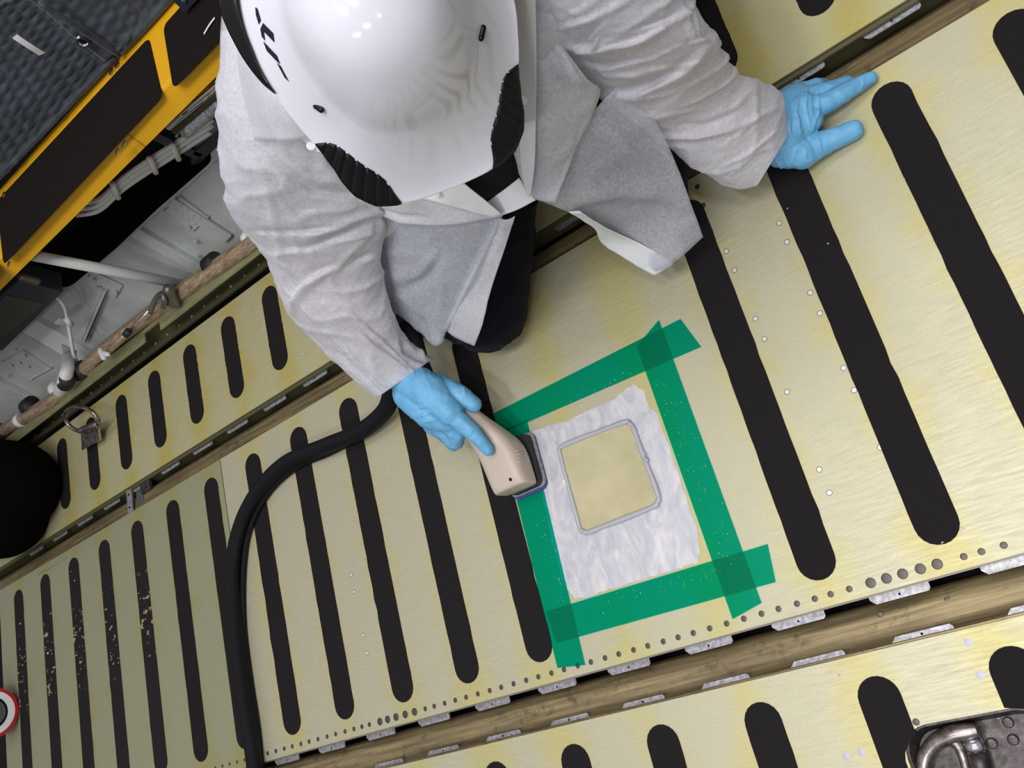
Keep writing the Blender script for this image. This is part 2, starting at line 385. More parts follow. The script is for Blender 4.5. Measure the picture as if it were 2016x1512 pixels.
def capsule(bm, p0, r0, p1, r1, seg=32):
    p0, p1 = Vector(p0), Vector(p1); d = p1 - p0; L = d.length
    if L < 1e-6: d = Vector((0, 0, 1)); L = 1e-6
    d = d.normalized(); n = d.orthogonal().normalized(); b = d.cross(n)
    prof = [(p0 - d * r0 * math.cos(a), r0 * math.sin(a)) for a in [math.pi / 2 * k / 9 for k in range(10)]]
    prof += [(p1 + d * r1 * math.sin(a), r1 * math.cos(a)) for a in [math.pi / 2 * k / 9 for k in range(10)]]
    rings = []
    for c, r in prof:
        rings.append([bm.verts.new(c)] if r < 1e-6 else [bm.verts.new(c + (n * math.cos(2 * math.pi * k / seg) + b * math.sin(2 * math.pi * k / seg)) * r) for k in range(seg)])
    for a, c in zip(rings, rings[1:]):
        for k in range(seg):
            k2 = (k + 1) % seg
            if len(a) == 1: bm.faces.new((a[0], c[k2], c[k]))
            elif len(c) == 1: bm.faces.new((a[k], a[k2], c[0]))
            else: bm.faces.new((a[k], a[k2], c[k2], c[k]))
def blob(name, caps, voxel, m, parent=None, smooth_it=6, fn=None):
    bm = bmesh.new()
    for c in caps: capsule(bm, *c)
    bmesh.ops.recalc_face_normals(bm, faces=bm.faces)
    me = bpy.data.meshes.new(name); bm.to_mesh(me); bm.free()
    o = bpy.data.objects.new(name, me); COL.objects.link(o)
    md = o.modifiers.new('r', 'REMESH'); md.mode = 'VOXEL'; md.voxel_size = voxel
    md = o.modifiers.new('s', 'SMOOTH'); md.factor = 0.5; md.iterations = smooth_it
    dg = bpy.context.evaluated_depsgraph_get()
    me2 = bpy.data.meshes.new_from_object(o.evaluated_get(dg))
    bpy.data.objects.remove(o); bpy.data.meshes.remove(me)
    me2.name = name
    if fn: fn(me2)
    return link(name, me2, m, parent, True)
def folds(creases, xy):
    """relief of the cloth: rounded ridges (h > 0) and valleys (h < 0) along lines on it"""
    out = np.zeros(len(xy))
    for pts, w_, h in creases:
        n = len(pts) - 1; best = np.full(len(xy), 1e9); along = np.zeros(len(xy))
        for i in range(n):
            a = np.array(pts[i], float); d = np.array(pts[i + 1], float) - a
            t_ = np.clip(((xy - a) @ d) / max(d @ d, 1e-9), 0, 1)
            q = np.hypot(*(xy - a - t_[:, None] * d).T)
            k = q < best; best[k] = q[k]; along[k] = (i + t_[k]) / n
        out += 1.25 * h * np.exp(-(best / (w_ * 0.72)) ** 2) * (0.3 + 0.7 * np.sin(np.pi * np.clip(along, 0.02, 0.98)))
    return out
def rumple(v, amp, fr, stretch=(1, 1, 1), seed=0):
    q = Vector((v[0] * stretch[0], v[1] * stretch[1], v[2] * stretch[2])) * fr + Vector((seed, seed * 1.7, -seed))
    a = 1 - abs(noise.noise(q)) * 2.0
    return amp * (max(a, 0) ** 3 + 0.5 * noise.noise(q * 0.6))
def displace(vs_, nrms, crease=None, amp=0.0, fr=20, stretch=(1, 1, 1), seed=0, mask=None):
    d = np.zeros(len(vs_))
    if crease:
        f = folds(crease, np.array([proj(v) for v in vs_]))
        fc = np.array([n.dot((CAM - v).normalized()) for v, n in zip(vs_, nrms)])
        d += f * np.clip(fc * 2, 0, 1) * (fc > 0.03)
    if amp: d += np.array([(rumple(v, amp, fr, stretch, seed) + 0.28 * rumple(v, amp, fr * 3.1, stretch, seed + 4)) * (mask[i] if mask else 1) for i, v in enumerate(vs_)])
    return [v + n * x for v, n, x in zip(vs_, nrms, d)]
def grid_normals(G):
    R_, C_ = len(G), len(G[0]); N = []
    for i in range(R_):
        row = []
        for j in range(C_):
            a = G[min(i + 1, R_ - 1)][j] - G[max(i - 1, 0)][j]; b = G[i][min(j + 1, C_ - 1)] - G[i][max(j - 1, 0)]
            n = a.cross(b)
            n = n.normalized() if n.length > 1e-12 else Vector((0, 0, 1))
            if n.dot(CAM - G[i][j]) < 0: n = -n
            row.append(n)
        N.append(row)
    return N
def sheet(name, rows, m, parent=None, sub=7, thick=0.0009, crease=None, amp=0.0012, fr=22, stretch=(1, 1, 1), seed=0, lift=0.0):
    """a piece of cloth through control points; rows of (px, py, height)"""
    pts = [[tuple(P(*q)) for q in r] for r in rows]
    a = [spline(r, sub) for r in pts]
    G = list(zip(*[spline(c, sub) for c in zip(*a)]))
    G = [[Vector(v) for v in r] for r in G]
    N = grid_normals(G); R_, C_ = len(G), len(G[0])
    flat = [v + n * lift for r, rn in zip(G, N) for v, n in zip(r, rn)]; fn = [n for r in N for n in r]
    flat = displace(flat, fn, crease, amp, fr, stretch, seed)
    fs = [(i * C_ + j, i * C_ + j + 1, (i + 1) * C_ + j + 1, (i + 1) * C_ + j) for i in range(R_ - 1) for j in range(C_ - 1)]
    K = len(flat)
    back = [v - n * thick for v, n in zip(flat, fn)]
    fs2 = [tuple(k + K for k in f[::-1]) for f in fs]
    rim = [j for j in range(C_)] + [i * C_ + C_ - 1 for i in range(1, R_)] + [(R_ - 1) * C_ + j for j in range(C_ - 2, -1, -1)] + [i * C_ for i in range(R_ - 2, 0, -1)]
    fs3 = [(rim[k], rim[(k + 1) % len(rim)], rim[(k + 1) % len(rim)] + K, rim[k] + K) for k in range(len(rim))]
    bm = bmesh.new()
    bv = [bm.verts.new(v) for v in flat + back]
    for f in fs + fs2 + fs3:
        try: bm.faces.new([bv[k] for k in f])
        except ValueError: pass
    return from_bm(name, bm, m, parent, True)
def loft(name, st, m, parent=None, sub=8, seg=56, ratio=0.8, crease=None, amp=0.003, fr=14, stretch=(1, 1, 1), seed=0, thick=0.0009, flat=0.0):
    """a sleeve: stations (left edge px, right edge px, height of the middle); the section is an ellipse as deep as wide*ratio"""
    vals = []
    for (lx, ly), (rx, ry), z in st: vals.append((lx, ly, rx, ry, z))
    q = spline(vals, sub); rings = []; cens = []
    for lx, ly, rx, ry, z in q:
        c = P((lx + rx) / 2, (ly + ry) / 2, z); d = (c - CAM).dot(RZ)
        a = (ray(rx, ry) - ray(lx, ly)) * (d / 2)
        b = (CAM - c).normalized(); b = (b - a.normalized() * b.dot(a.normalized())).normalized() * a.length * ratio
        rings.append([c + a * math.cos(2 * math.pi * k / seg) + b * math.sin(2 * math.pi * k / seg) for k in range(seg)]); cens.append(c)
    vs_ = [v for r in rings for v in r]
    nr = [(v - c).normalized() for r, c in zip(rings, cens) for v in r]
    mask = [0.4 + 0.6 * min(1, 6 * min(i, len(rings) - 1 - i) / len(rings)) for i in range(len(rings)) for _ in range(seg)]
    vs_ = displace(vs_, nr, crease, amp, fr, stretch, seed, mask)
    R_ = len(rings); fs = []
    for i in range(R_ - 1):
        for k in range(seg): fs.append((i * seg + k, i * seg + (k + 1) % seg, (i + 1) * seg + (k + 1) % seg, (i + 1) * seg + k))
    K = len(vs_)
    vin = [v - n * thick for v, n in zip(vs_, nr)]
    fs += [tuple(x + K for x in f[::-1]) for f in fs[:]]
    for i in (0, R_ - 1):
        for k in range(seg): fs.append((i * seg + k, i * seg + (k + 1) % seg, i * seg + (k + 1) % seg + K, i * seg + k + K))
    bm = bmesh.new(); bv = [bm.verts.new(v) for v in vs_ + vin]
    for f in fs: bm.faces.new([bv[k] for k in f])
    return from_bm(name, bm, m, parent, True)

# ================================================================== SETTING
fl_o = boxobj('floor', -3.2, 2.2, -1.9, 0.9, -0.14, -0.10, M_DARK); tag(fl_o, 'dark underfloor seen in the gaps between the raised panels', None, None, 'structure')

def channel(name, prof, x0, x1, m, label):
    vs_, fs = [], []
    n = len(prof); N = 40
    for i in range(N + 1):
        x = x0 + (x1 - x0) * i / N
        vs_ += [(x, y * S, z + 0.0008 * noise.noise(Vector((x * 9, y * 3, 0)))) for y, z in prof]
    for i in range(N):
        for j in range(n - 1): fs.append((i * n + j, i * n + j + 1, (i + 1) * n + j + 1, (i + 1) * n + j))
    o = mesh(name, vs_, fs, m, None, True)
    md = o.modifiers.new('t', 'SOLIDIFY'); md.thickness = 0.003; md.offset = -1
    return tag(o, label, None, None, 'structure')
ch1 = channel('trim_1', [(-4.46, -0.010), (-4.372, -0.010), (-4.36, -0.020), (-4.33, -0.027), (-4.26, -0.030), (-4.17, -0.030), (-4.08, -0.034), (-4.045, -0.045), (-4.04, -0.09)], -1.0, 1.3, M_BRASS, 'brassy grimy rail channel running between the near floor panels')
ch2 = channel('trim_2', [(0.10, -0.02), (0.19, -0.012), (0.22, -0.014), (0.30, -0.018), (0.40, -0.020), (0.455, -0.026), (0.465, -0.05), (0.47, -0.09)], -2.6, 1.6, M_BRASS, 'brown streaked rail channel running along the far edge of the taped panel')
for (px, py) in ((1733, 1210), (1764, 1240), (1900, 1210), (1866, 1182), (860, 1480), (803, 1470), (745, 1490)):
    place('rivet', disc('rail_rivet', 0.0042, 0.0012, M_RIVET), P(px, py, -0.029), ch1)

# ---- floor panels
def floor_panel(name, x0, x1, y0, y1, label, m, hole=None):
    root = empty(name, ((x0 + x1) / 2 * S, (y0 + y1) / 2 * S, 0), label, 'floor panel')
    prism('sheet', [(x0 * S, y0 * S), (x1 * S, y0 * S), (x1 * S, y1 * S), (x0 * S, y1 * S)], -0.0035, 0.0, m, root, hole)
    return root
def strip(root, x, y0, y1, m=None, w_=0.335):
    prism('anti_slip_strip', stadium(x * S, y0 * S, y1 * S, w_ * S, 10, 0.0005), 0.0, 0.0011, m or M_STRIP, root)
def tab(root, x0, x1, y, sgn, z=-0.0125, d=0.0125):
    bm = bmesh.new(); o = []
    y *= S; x0 *= S; x1 *= S; c = 0.003
    pts = [(x0, y - sgn * 0.01), (x1, y - sgn * 0.01), (x1, y + sgn * (d - c)), (x1 - c, y + sgn * d), (x0 + c * 2, y + sgn * d), (x0, y + sgn * (d - 2 * c))]
    prism('edge_tab', pts, z - 0.002, z, M_TAB, root)
    if random.random() < 0.6:
        place('hole_plug', disc('tab_hole', 0.0016, 0.0003, M_DARK, 8), ((x0 + x1) / 2, y + sgn * d * 0.6, z), root)

pm = floor_panel('floor_panel', -4.70, 9.0, -3.96, 0.185, 'pale yellow metal floor panel under the green tape and the person', M_PANEL)
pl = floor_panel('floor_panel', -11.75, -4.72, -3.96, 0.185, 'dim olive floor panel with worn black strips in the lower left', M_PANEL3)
pu = floor_panel('floor_panel', -17.0, 9.0, 0.61, 2.39, 'yellow-green outboard floor panel with short black strips beside the sidewall', M_PANEL2)
pan_hole = rrect(0.478, 0.640, -0.905, -0.757, 0.034)
pb = floor_panel('floor_panel', -5.5, 9.0, -8.6, -4.375, 'pale yellow floor panel along the bottom edge holding the recessed tie-down', M_PANEL, pan_hole)
for x in range(-11, -4): strip(pl, x, -3.745, 0.0, M_STRIPW if x < -6 else None)
for x in list(range(-4, 1)) + [3, 4, 5, 6, 7, 8]: strip(pm, x, -3.745, 0.0)
for x in list(range(-13, -1)) : strip(pu, x - 0.09 if x > -12 else x, 0.905, 2.2)
for x in (-0.05, 0.95, 1.9, 2.9, 3.83, 4.82, 5.8): strip(pu, x, 0.96, 2.2)
for x, y in ((-2.0, -4.555), (-0.92, -4.555), (0.09, -4.555), (1.09, -4.555), (2.09, -4.555)): strip(pb, x, -8.3, y)
r4 = 0.335 * S / 2
sx3 = 3.10 * S
prism('anti_slip_strip', [(sx3 + r4 * math.cos(math.pi * k / 12), -4.555 * S - r4 + r4 * math.sin(math.pi * k / 12)) for k in range(13)] + [(sx3 - r4, -1.2), (0.475, -1.2), (0.475, -0.792), (0.478, -0.783), (0.485, -0.774), (sx3 + r4, -0.766)], 0, 0.0011, M_STRIP, pb)
r4 = 0.335 * S / 2                                   # the strip that the recess cuts short
prism('anti_slip_strip', [(4.106 * S + r4 * math.cos(math.pi * k / 12), -4.555 * S - r4 + r4 * math.sin(math.pi * k / 12)) for k in range(13)] + [(4.106 * S - r4, -0.7555), (4.106 * S + r4, -0.769)], 0, 0.0011, M_STRIP, pb)
# edge lips and tabs
for root, x0, x1, y, sg, mm in ((pm, -4.70, 9, -3.96, -1, M_EDGE), (pl, -11.75, -4.72, -3.96, -1, M_EDGE), (pu, -17, 9, 0.61, -1, M_OLIVED), (pb, -5.5, 9, -4.375, 1, M_BRASS)):
    boxobj('edge_flange', x0 * S, x1 * S, y * S - sg * 0.012, y * S + sg * (0.0025 if root is not pu else 0.007), -0.011, -0.0055, mm, root)
boxobj('edge_flange', -17 * S, 9 * S, 0.61 * S - 0.004, 0.61 * S + 0.01, -0.055, -0.012, M_OLIVED, pu)
for k in range(-7, 15): tab(pm if k >= 0 else pl, -4.56 + 0.871 * k, -4.08 + 0.871 * k, -3.96, -1)
for k in range(-3, 11): tab(pb, -2.77 + 0.871 * k, -2.29 + 0.871 * k, -4.375, 1, -0.0115, 0.0095)
for k in range(-14, 6): tab(pu, 4.14 + 0.871 * (k - 3.0), 4.64 + 0.871 * (k - 3.0), 0.61, -1, -0.012, 0.014)
for k in range(-8, 12): tab(pm if k > -1 else pl, -3.76 + 0.871 * k, -3.29 + 0.871 * k, 0.185, 1, -0.007, 0.004)
# fasteners along the near edge
big = disc('screw', 0.0064, 0.0009, M_RIVET, 16); med = disc('edge_rivet', 0.0041, 0.0008, M_RIVET)
for x in [-4.57, -4.40, -4.23, -4.07, -3.90, -3.74, -3.57, -3.40, -3.24, -3.07, -2.91, -2.77, -2.64, -1.72, -1.58, -1.42, -1.26, -1.10, -0.93, -0.76, -0.60, -0.43, -0.26, -0.10, 0.07, 0.23, 0.40, 0.56, 0.73, 0.89, 1.06, 1.22, 1.39, 1.55, 1.71, 1.88, 2.05, 2.22, 2.39, 2.55, 2.72, 2.88, 3.02, 3.18, 4.09, 4.22, 4.38, 4.55]:
    place('edge_rivet', med, F(x, -3.872), pm)
for x in (-2.46, -2.33, -2.19, -2.04, -1.89, 3.36, 3.49, 3.62, 3.76, 3.89): place('screw', big, F(x, -3.872), pm)
for k in range(10): place('edge_rivet', med, F(-4.9 - 0.165 * k, -3.872), pl, None, 0.8)
for k in range(12): place('edge_rivet', med, F(-10.2 + 0.09 * k, 0.06), pl, None, 0.45)
ri = disc('shiny_rivet', 0.0040, 0.0002, M_RIVETB, 14, 0, M_RIVET)
for x, y in ((3.76, -0.68), (3.76, -0.88), (3.78, -1.41), (3.79, -1.62), (3.25, -1.41), (3.26, -1.62), (3.80, -2.15), (3.81, -2.36), (3.28, -2.15), (3.30, -2.88), (3.31, -3.09), (3.83, -2.88), (3.23, -0.89), (3.22, -0.68), (-2.49, -2.14), (-2.49, -2.35), (-2.47, -2.88), (-2.47, -3.09)):
    place('rivet', ri, F(x, y), pm)
for x, y in ((3.17, -0.14), (3.18, 0.07)): place('rivet', med, F(x, y), pm)
for x, y in ((3.88, -4.47), (3.87, -4.71), (2.68, -5.09), (2.81, -5.08)): place('rivet', disc('pale_rivet', 0.0047, 0.0002, mat('zinc_rivet', (0.46, 0.44, 0.53), 0.5, 0.3)), F(x, y), pb)
place('rivet', med, F(3.30, -4.94), pb)
for x, y in ((-2.61, 0.92), (-2.61, 0.68), (-2.6, 1.45)): place('rivet', ri, F(x, y), pu)

# ---- recessed tie-down, lower right
td = empty('tie_down_fitting', (0.56, -0.83, 0), 'greasy recessed tie-down ring in the lower right floor panel', 'tie-down')
cx = [(p[0], p[1]) for p in pan_hole]; n = len(cx)
inn = rrect(0.481, 0.637, -0.902, -0.760, 0.031); low = rrect(0.488, 0.630, -0.895, -0.767, 0.026)
vs_ = [(x, y, -0.0042) for x, y in rrect(0.474, 0.644, -0.909, -0.753, 0.038)] + [(x, y, -0.0036) for x, y in inn] + [(x, y, -0.022) for x, y in low]
fs = [(i, (i + 1) % n, n + (i + 1) % n, n + i) for i in range(n)] + [(n + i, n + (i + 1) % n, 2 * n + (i + 1) % n, 2 * n + i) for i in range(n)] + [tuple(range(2 * n, 3 * n))]
mesh('pan', vs_, fs, M_PAN, td)
tube('ring', [P(1822, 1540, -.012), P(1818, 1512, -.011), P(1824, 1485, -.010), P(1842, 1462, -.008), P(1872, 1446, -.006), P(1902, 1440, -.005), P(1925, 1436, -.006)], [0.0085, 0.0085, .009, .0095, .0105, .0095, .008], M_STEEL, td)
tube('ring_inner_limb', [P(1873, 1452, -.008), P(1888, 1470, -.008), P(1897, 1495, -.009), P(1906, 1530, -.010)], [0.008, 0.006, 0.005, 0.005], M_STEEL, td)
tube('pivot_pin', [P(1902, 1472, -.008), P(1935, 1465, -.008)], 0.0085, M_CHROME, td, 2)
tube('pivot_arm', [P(1922, 1478, -.013), P(1940, 1540, -.015)], 0.012, M_PAN, td, 2)
for px, py in ((1985, 1422), (1953, 1463), (1995, 1456)): place('bolt', disc('pan_bolt', 0.0062, 0.003, M_PAN), P(px, py, -.022), td)

# ---- outboard sill: C-shaped rail with bolts
sill = empty('trim_3', (-0.8, 0.40, 0), 'olive sill rail with a row of bolts along the sidewall', None, None, 'structure')
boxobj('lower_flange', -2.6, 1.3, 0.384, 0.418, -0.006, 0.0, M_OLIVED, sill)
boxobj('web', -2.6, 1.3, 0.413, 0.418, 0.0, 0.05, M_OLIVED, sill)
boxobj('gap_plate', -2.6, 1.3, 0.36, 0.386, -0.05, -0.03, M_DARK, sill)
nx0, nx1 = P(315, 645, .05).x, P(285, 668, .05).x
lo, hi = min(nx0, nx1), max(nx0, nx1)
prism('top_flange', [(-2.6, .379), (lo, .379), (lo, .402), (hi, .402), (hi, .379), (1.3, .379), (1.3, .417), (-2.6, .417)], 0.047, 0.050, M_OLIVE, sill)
sb = disc('sill_bolt', 0.0042, 0.002, M_TAB)
for k in range(34): place('bolt', sb, (-0.28 - 0.052 * k, 0.401, 0.0), sill, None, 0.8 + 0.3 * (k % 3 == 0))

# ---- leaning sidewall under the walkway
wall = empty('wall_left', (-0.8, 0.62, 0), 'pale grey riveted sidewall structure beyond the sill rail', None, None, 'structure')
def wallpt(x, t_): return Vector((x, 0.635 - 0.105 * t_, 0.14 - 0.22 * t_))
mesh('skin_panel', [wallpt(-2.8, -0.2), wallpt(1.2, -0.2), wallpt(1.2, 1.3), wallpt(-2.8, 1.3)], [(0, 1, 2, 3)], M_GREY, wall)
def wallbeam(name, a, b, w_, h_, m, off=0.008): return beam(name, PW(*a, off), PW(*b, off), w_, h_, m, wall, WN, 0.002)
a, b = PW(305, 404, .012), PW(25, 654, .012); dr = (a - b)
beam('longeron', b - dr * 0.5, a + dr * 1.6, 0.030, 0.02, M_GREY, wall, WN, 0.003)
wallbeam('frame_rib', (258, 450), (420, 545), 0.036, 0.016, M_GREY)
wallbeam('frame_rib', (52, 632), (215, 725), 0.075, 0.016, M_WPAINT)
wallbeam('frame_rib', (335, 395), (450, 470), 0.030, 0.010, M_GREY)
wallbeam('frame_rib', (208, 568), (165, 668), 0.008, 0.018, M_GREY)
wallbeam('frame_rib', (-40, 735), (90, 800), 0.030, 0.016, M_GREY)
wallbeam('gusset_plate', (340, 400), (395, 440), 0.065, 0.004, M_GREY, 0.004)
wallbeam('gusset_plate', (170, 545), (235, 575), 0.060, 0.004, M_GREY, 0.004)
wallbeam('gusset_plate', (25, 700), (80, 735), 0.10, 0.005, M_GREY, 0.004)
wallbeam('gusset_plate', (395, 270), (440, 300), 0.06, 0.005, M_GREY, 0.004)
wr = disc('wall_rivet', 0.0045, 0.003, M_GREY)
for px, py in ((354, 404), (343, 412), (368, 412), (357, 421), (380, 422), (369, 429), (392, 429), (383, 439), (180, 536), (172, 544), (185, 551), (191, 567), (228, 576), (197, 567), (57, 628), (62, 622), (80, 607), (69, 614), (404, 308), (393, 321), (426, 287), (372, 448), (385, 476), (388, 505), (30, 690), (48, 700), (38, 715), (22, 720), (55, 722), (15, 740)):
    place('rivet', wr, PW(px, py, 0.012), wall, WN)
# skin above the longeron, behind the walkway
mesh('upper_skin', [(-2.8, 0.66, 0.10), (1.2, 0.66, 0.10), (1.2, 0.74, 1.05), (-2.8, 0.74, 1.05)], [(0, 1, 2, 3)], M_SLATE, wall)

tag(tube('rubber_seal', [PY(575, 120, .60), PY(290, 400, .60), PY(10, 640, .60)], 0.014, M_RUBBER, None, 6), 'black rubber seal strip lying along the upper edge of the grey sidewall', 'seal')
o = blob('insulation_bag', [(PY(385, 300, .62), .035, PY(280, 385, .62), .042), (PY(280, 385, .62), .042, PY(200, 460, .62), .045), (PY(200, 460, .62), .045, PY(120, 530, .62), .045)], 0.006, M_BLACKC); tag(o, 'long black padded bag stuffed under the yellow walkway', 'insulation')

# pipe run
pipe = empty('tan_pipe', P(300, 620, .035), 'tan wrapped pipe running along the top of the olive sill rail', 'pipe')
pp = [P(600, 400, .056), P(528, 456, .056), P(347, 583, .056), P(205, 690, .054), P(117, 778, .053), P(17, 842, .052), P(-90, 905, .05)]
tube('pipe', pp, 0.0185, M_TAN, pipe, 6, 14)
for a, b in (((426, 512), (414, 528)), ((66, 792), (52, 806)), ((9, 846), (-6, 858)), ((166, 722), (155, 738))):
    c0, c1 = P(*a, .056), P(*b, .056)
    x = (pp[1] - pp[4]).normalized()
    tube('clamp', [(c0 + c1) / 2 - x * .016, (c0 + c1) / 2 + x * .016], 0.024, M_RUBBER, pipe, 2, 14)
for px, py in ((492, 470), (40, 828), (110, 765)):
    c = P(px, py, .056); x = (pp[1] - pp[4]).normalized()
    tube('tape_wrap', [c - x * .008, c + x * .008], 0.0195, M_PAPER, pipe, 2, 14)
# tie rod with hook
rod = empty('tie_rod', P(250, 655, 0.078), 'thin shiny tie rod with dark hook lying over the tan pipe', 'rod')
tube('rod', [P(293, 612, 0.093), P(248, 658, 0.088)], 0.0032, M_CHROME, rod, 2)
tube('sleeve', [P(248, 658, 0.088), P(214, 694, 0.080)], 0.0068, M_TAN, rod, 2)
tube('collar', [P(254, 651, 0.088), P(247, 660, 0.088)], 0.0085, M_RUBBER, rod, 2)
tube('hook', [P(296, 616, 0.096), P(306, 590, 0.103), P(318, 578, 0.108), P(324, 592, 0.103), P(322, 604, 0.088)], 0.006, M_GUN, rod, 6)
blob('clevis', [(P(332, 570, 0.098), .014, P(338, 592, 0.078), .016), (P(325, 590, 0.088), .010, P(345, 598, 0.068), .012)], 0.004, M_GUN, rod)
blob('end_fitting', [(P(198, 690, 0.088), .008, P(205, 705, 0.083), .008), (P(205, 695, 0.088), .007, P(213, 698, 0.088), .007)], 0.004, M_WPAINT, rod)
# white strut with bracket
stt = empty('strut', P(120, 770, .05), 'short white strut bolted between the grey frame and the olive sill', 'strut')
tube('post', [PY(137, 700, .50), P(131, 735, .10), P(116, 778, .05)], 0.0165, M_WPAINT, stt, 4, 14)
mesh('bracket', [PY(120, 676, .515), PY(150, 690, .515), PY(146, 722, .50), PY(127, 712, .50)], [(0, 1, 2, 3)], M_GREY, stt).modifiers.new('t', 'SOLIDIFY').thickness = 0.004
tube('band', [P(133, 742, .095), P(128, 757, .08)], 0.0195, M_RUBBER, stt, 2, 14)
place('bolt', disc('strut_bolt', 0.006, 0.004, M_TAB), PY(143, 704, .48), stt, (0.3, -0.8, 0.5))
tag(tube('diagonal_brace', [PY(60, 502, .50), PY(372, 562, .49)], 0.0125, M_WPAINT, None, 2, 14), 'long white tube brace crossing in front of the grey sidewall', 'brace')
cb = empty('cable', PY(140, 680, .5), 'white cable curving down the grey sidewall in front of the strut', 'cable')
tube('cord', [PY(110, 583, .55), PY(126, 602, .54), PY(133, 630, .53), PY(139, 665, .50), PY(146, 700, .47), PY(160, 724, .45), PY(178, 730, .43), PY(193, 712, .42)], 0.0048, M_WPAINT, cb, 6, 10)
tube('cable_clip', [PY(130, 626, .53), PY(140, 640, .52)], 0.008, M_WPAINT, cb, 2)
boxc = PY(122, 633, .535)
bm = bmesh.new(); box(bm, boxc.x - .014, boxc.x + .014, boxc.y - .004, boxc.y + .004, boxc.z - .012, boxc.z + .012, .002); from_bm('clip_plate', bm, M_GREY, cb)
# three conduits under the walkway
for k, (dy, lab) in enumerate(((0, 'upper'), (11, 'middle'), (22, 'lower'))):
    o = tube('conduit', [PY(150, 402 + dy, .57), PY(195, 392 + dy, .57), PY(240, 352 + dy, .57), PY(292, 316 + dy, .57), PY(352, 278 + dy, .57), PY(420, 235 + dy, .58)], 0.0056, M_WPAINT, None, 6, 10)
    tag(o, f'{lab} white conduit of the three bundled under the yellow walkway', 'conduit', 'white conduits under the walkway')
for k, (px, py) in enumerate(((226, 372), (300, 322), (345, 296))):
    o = tube('cable_tie', [PY(px - 6, py - 12, .556), PY(px + 7, py + 18, .556)], 0.006, M_PAPER, None, 2, 8)
    tag(o, ('left', 'middle', 'right')[k] + 'most pale tie binding the white conduits'.replace('middlemost', 'middle') if k != 1 else 'middle pale tie binding the white conduits', 'cable tie', 'ties on the white conduits')
# ducting
du = empty('duct', PY(400, 220, .58), 'silvery foil duct with polished pipe behind the right shoulder of the person', 'duct')
tube('polished_pipe', [PY(330, 246, .56), PY(480, 118, .56)], 0.012, M_CHROME, du, 2, 14)
tube('foil_wrap', [PY(362, 258, .58), PY(420, 208, .58), PY(480, 152, .58)], 0.017, M_FOIL, du, 6, 14)
tube('dark_pipe', [PY(342, 258, .57), PY(480, 140, .57)], 0.008, M_OLIVED, du, 2)
blob('duct_body', [(PY(385, 275, .61), .035, PY(480, 190, .61), .045)], 0.006, M_GUN, du)
tray = empty('tray_frame', PY(380, 280, .58), 'dark slate angle frame holding the foil duct above the grey sidewall', 'frame')
beam('rail', PY(300, 262, .575), PY(392, 305, .575), 0.012, 0.022, M_SLATE, tray); beam('rail', PY(388, 303, .575), PY(520, 190, .575), 0.012, 0.024, M_SLATE, tray)
bxx = empty('equipment_box', PY(40, 620, .52), 'dark slate box with a recessed face at the left edge under the walkway', 'box')
c = [PY(38, 552, .53), PY(124, 574, .53), PY(4, 690, .53), PY(-90, 660, .53)]
def slab(name, q, t_, m, par):
    nn = (q[1] - q[0]).cross(q[2] - q[0]).normalized()
    if nn.dot(CAM - q[0]) < 0: nn = -nn
    k = len(q); v = list(q) + [p - nn * t_ for p in q]
    return mesh(name, v, [tuple(range(k)), tuple(range(2 * k - 1, k - 1, -1))] + [(i, (i + 1) % k, k + (i + 1) % k, k + i) for i in range(k)], m, par), nn
_, nn = slab('housing', c, 0.05, M_SLATE, bxx)
slab('recessed_face', [PY(12, 582, .528), PY(88, 598, .528), PY(0, 668, .528), PY(-60, 655, .528)], 0.003, M_GUN, bxx)
blob('latch', [(PY(45, 545, .51), .012, PY(70, 552, .51), .012)], 0.004, M_GUN, bxx)

# ---- yellow walkway
wk = empty('walkway_step', (-0.5, 0.53, 0.40), 'yellow walkway step with black grip pads along the sidewall', 'walkway')
ZW = 0.40
def Q(px, py): p = P(px, py, ZW); return (p.x, p.y)
jx = -0.5 * (0) + P(236, 215, ZW).x
Yb, Yf = 0.483, P(236, 108, 0.40).y
for k, (x0, x1) in enumerate(((-1.9, jx - 0.0012), (jx + 0.0012, 0.9))):
    prism('top_plate', [(x0, Yb), (x1, Yb), (x1, Yf), (x0, Yf)], ZW - 0.004, ZW, M_YELLOW, wk)
    # rolled front edge and flange
    vs_, fs = [], []
    prof = [(Yb, ZW), (Yb - 0.004, ZW - 0.0012), (Yb - 0.007, ZW - 0.004), (Yb - 0.0145, ZW - 0.020), (Yb - 0.024, ZW - 0.042), (Yb - 0.021, ZW - 0.042), (Yb - 0.010, ZW - 0.016), (Yb, ZW - 0.004)]
    for x in (x0, x1): vs_ += [(x, y, z) for y, z in prof]
    L_ = len(prof)
    fs = [(i, (i + 1) % L_, L_ + (i + 1) % L_, L_ + i) for i in range(L_)] + [tuple(range(L_)), tuple(range(2 * L_ - 1, L_ - 1, -1))]
    mesh('front_flange', vs_, fs, M_YELLOW, wk)
def rpoly(pts, r, n=5):
    o = []; N = len(pts)
    for i in range(N):
        p, a, b = (Vector(pts[k]).to_2d() for k in (i, i - 1, (i + 1) % N))
        da, db = (a - p).normalized(), (b - p).normalized()
        ang = da.angle(db); tlen = min(r / math.tan(ang / 2), (a - p).length * .45, (b - p).length * .45)
        s, e = p + da * tlen, p + db * tlen
        for k in range(n + 1):
            t_ = k / n; o.append(tuple((1 - t_) ** 2 * s + 2 * t_ * (1 - t_) * p + t_ * t_ * e))
    return o
pad1 = [Q(294, 74), Q(321, 190), Q(8, 522), Q(-6, 397)]
pad2 = [Q(405, -40), Q(322, 52), Q(342, 176), Q(470, 45), Q(560, -60)]
pad0 = [Q(-30, 440), Q(0, 545), Q(-200, 740), Q(-230, 640)]
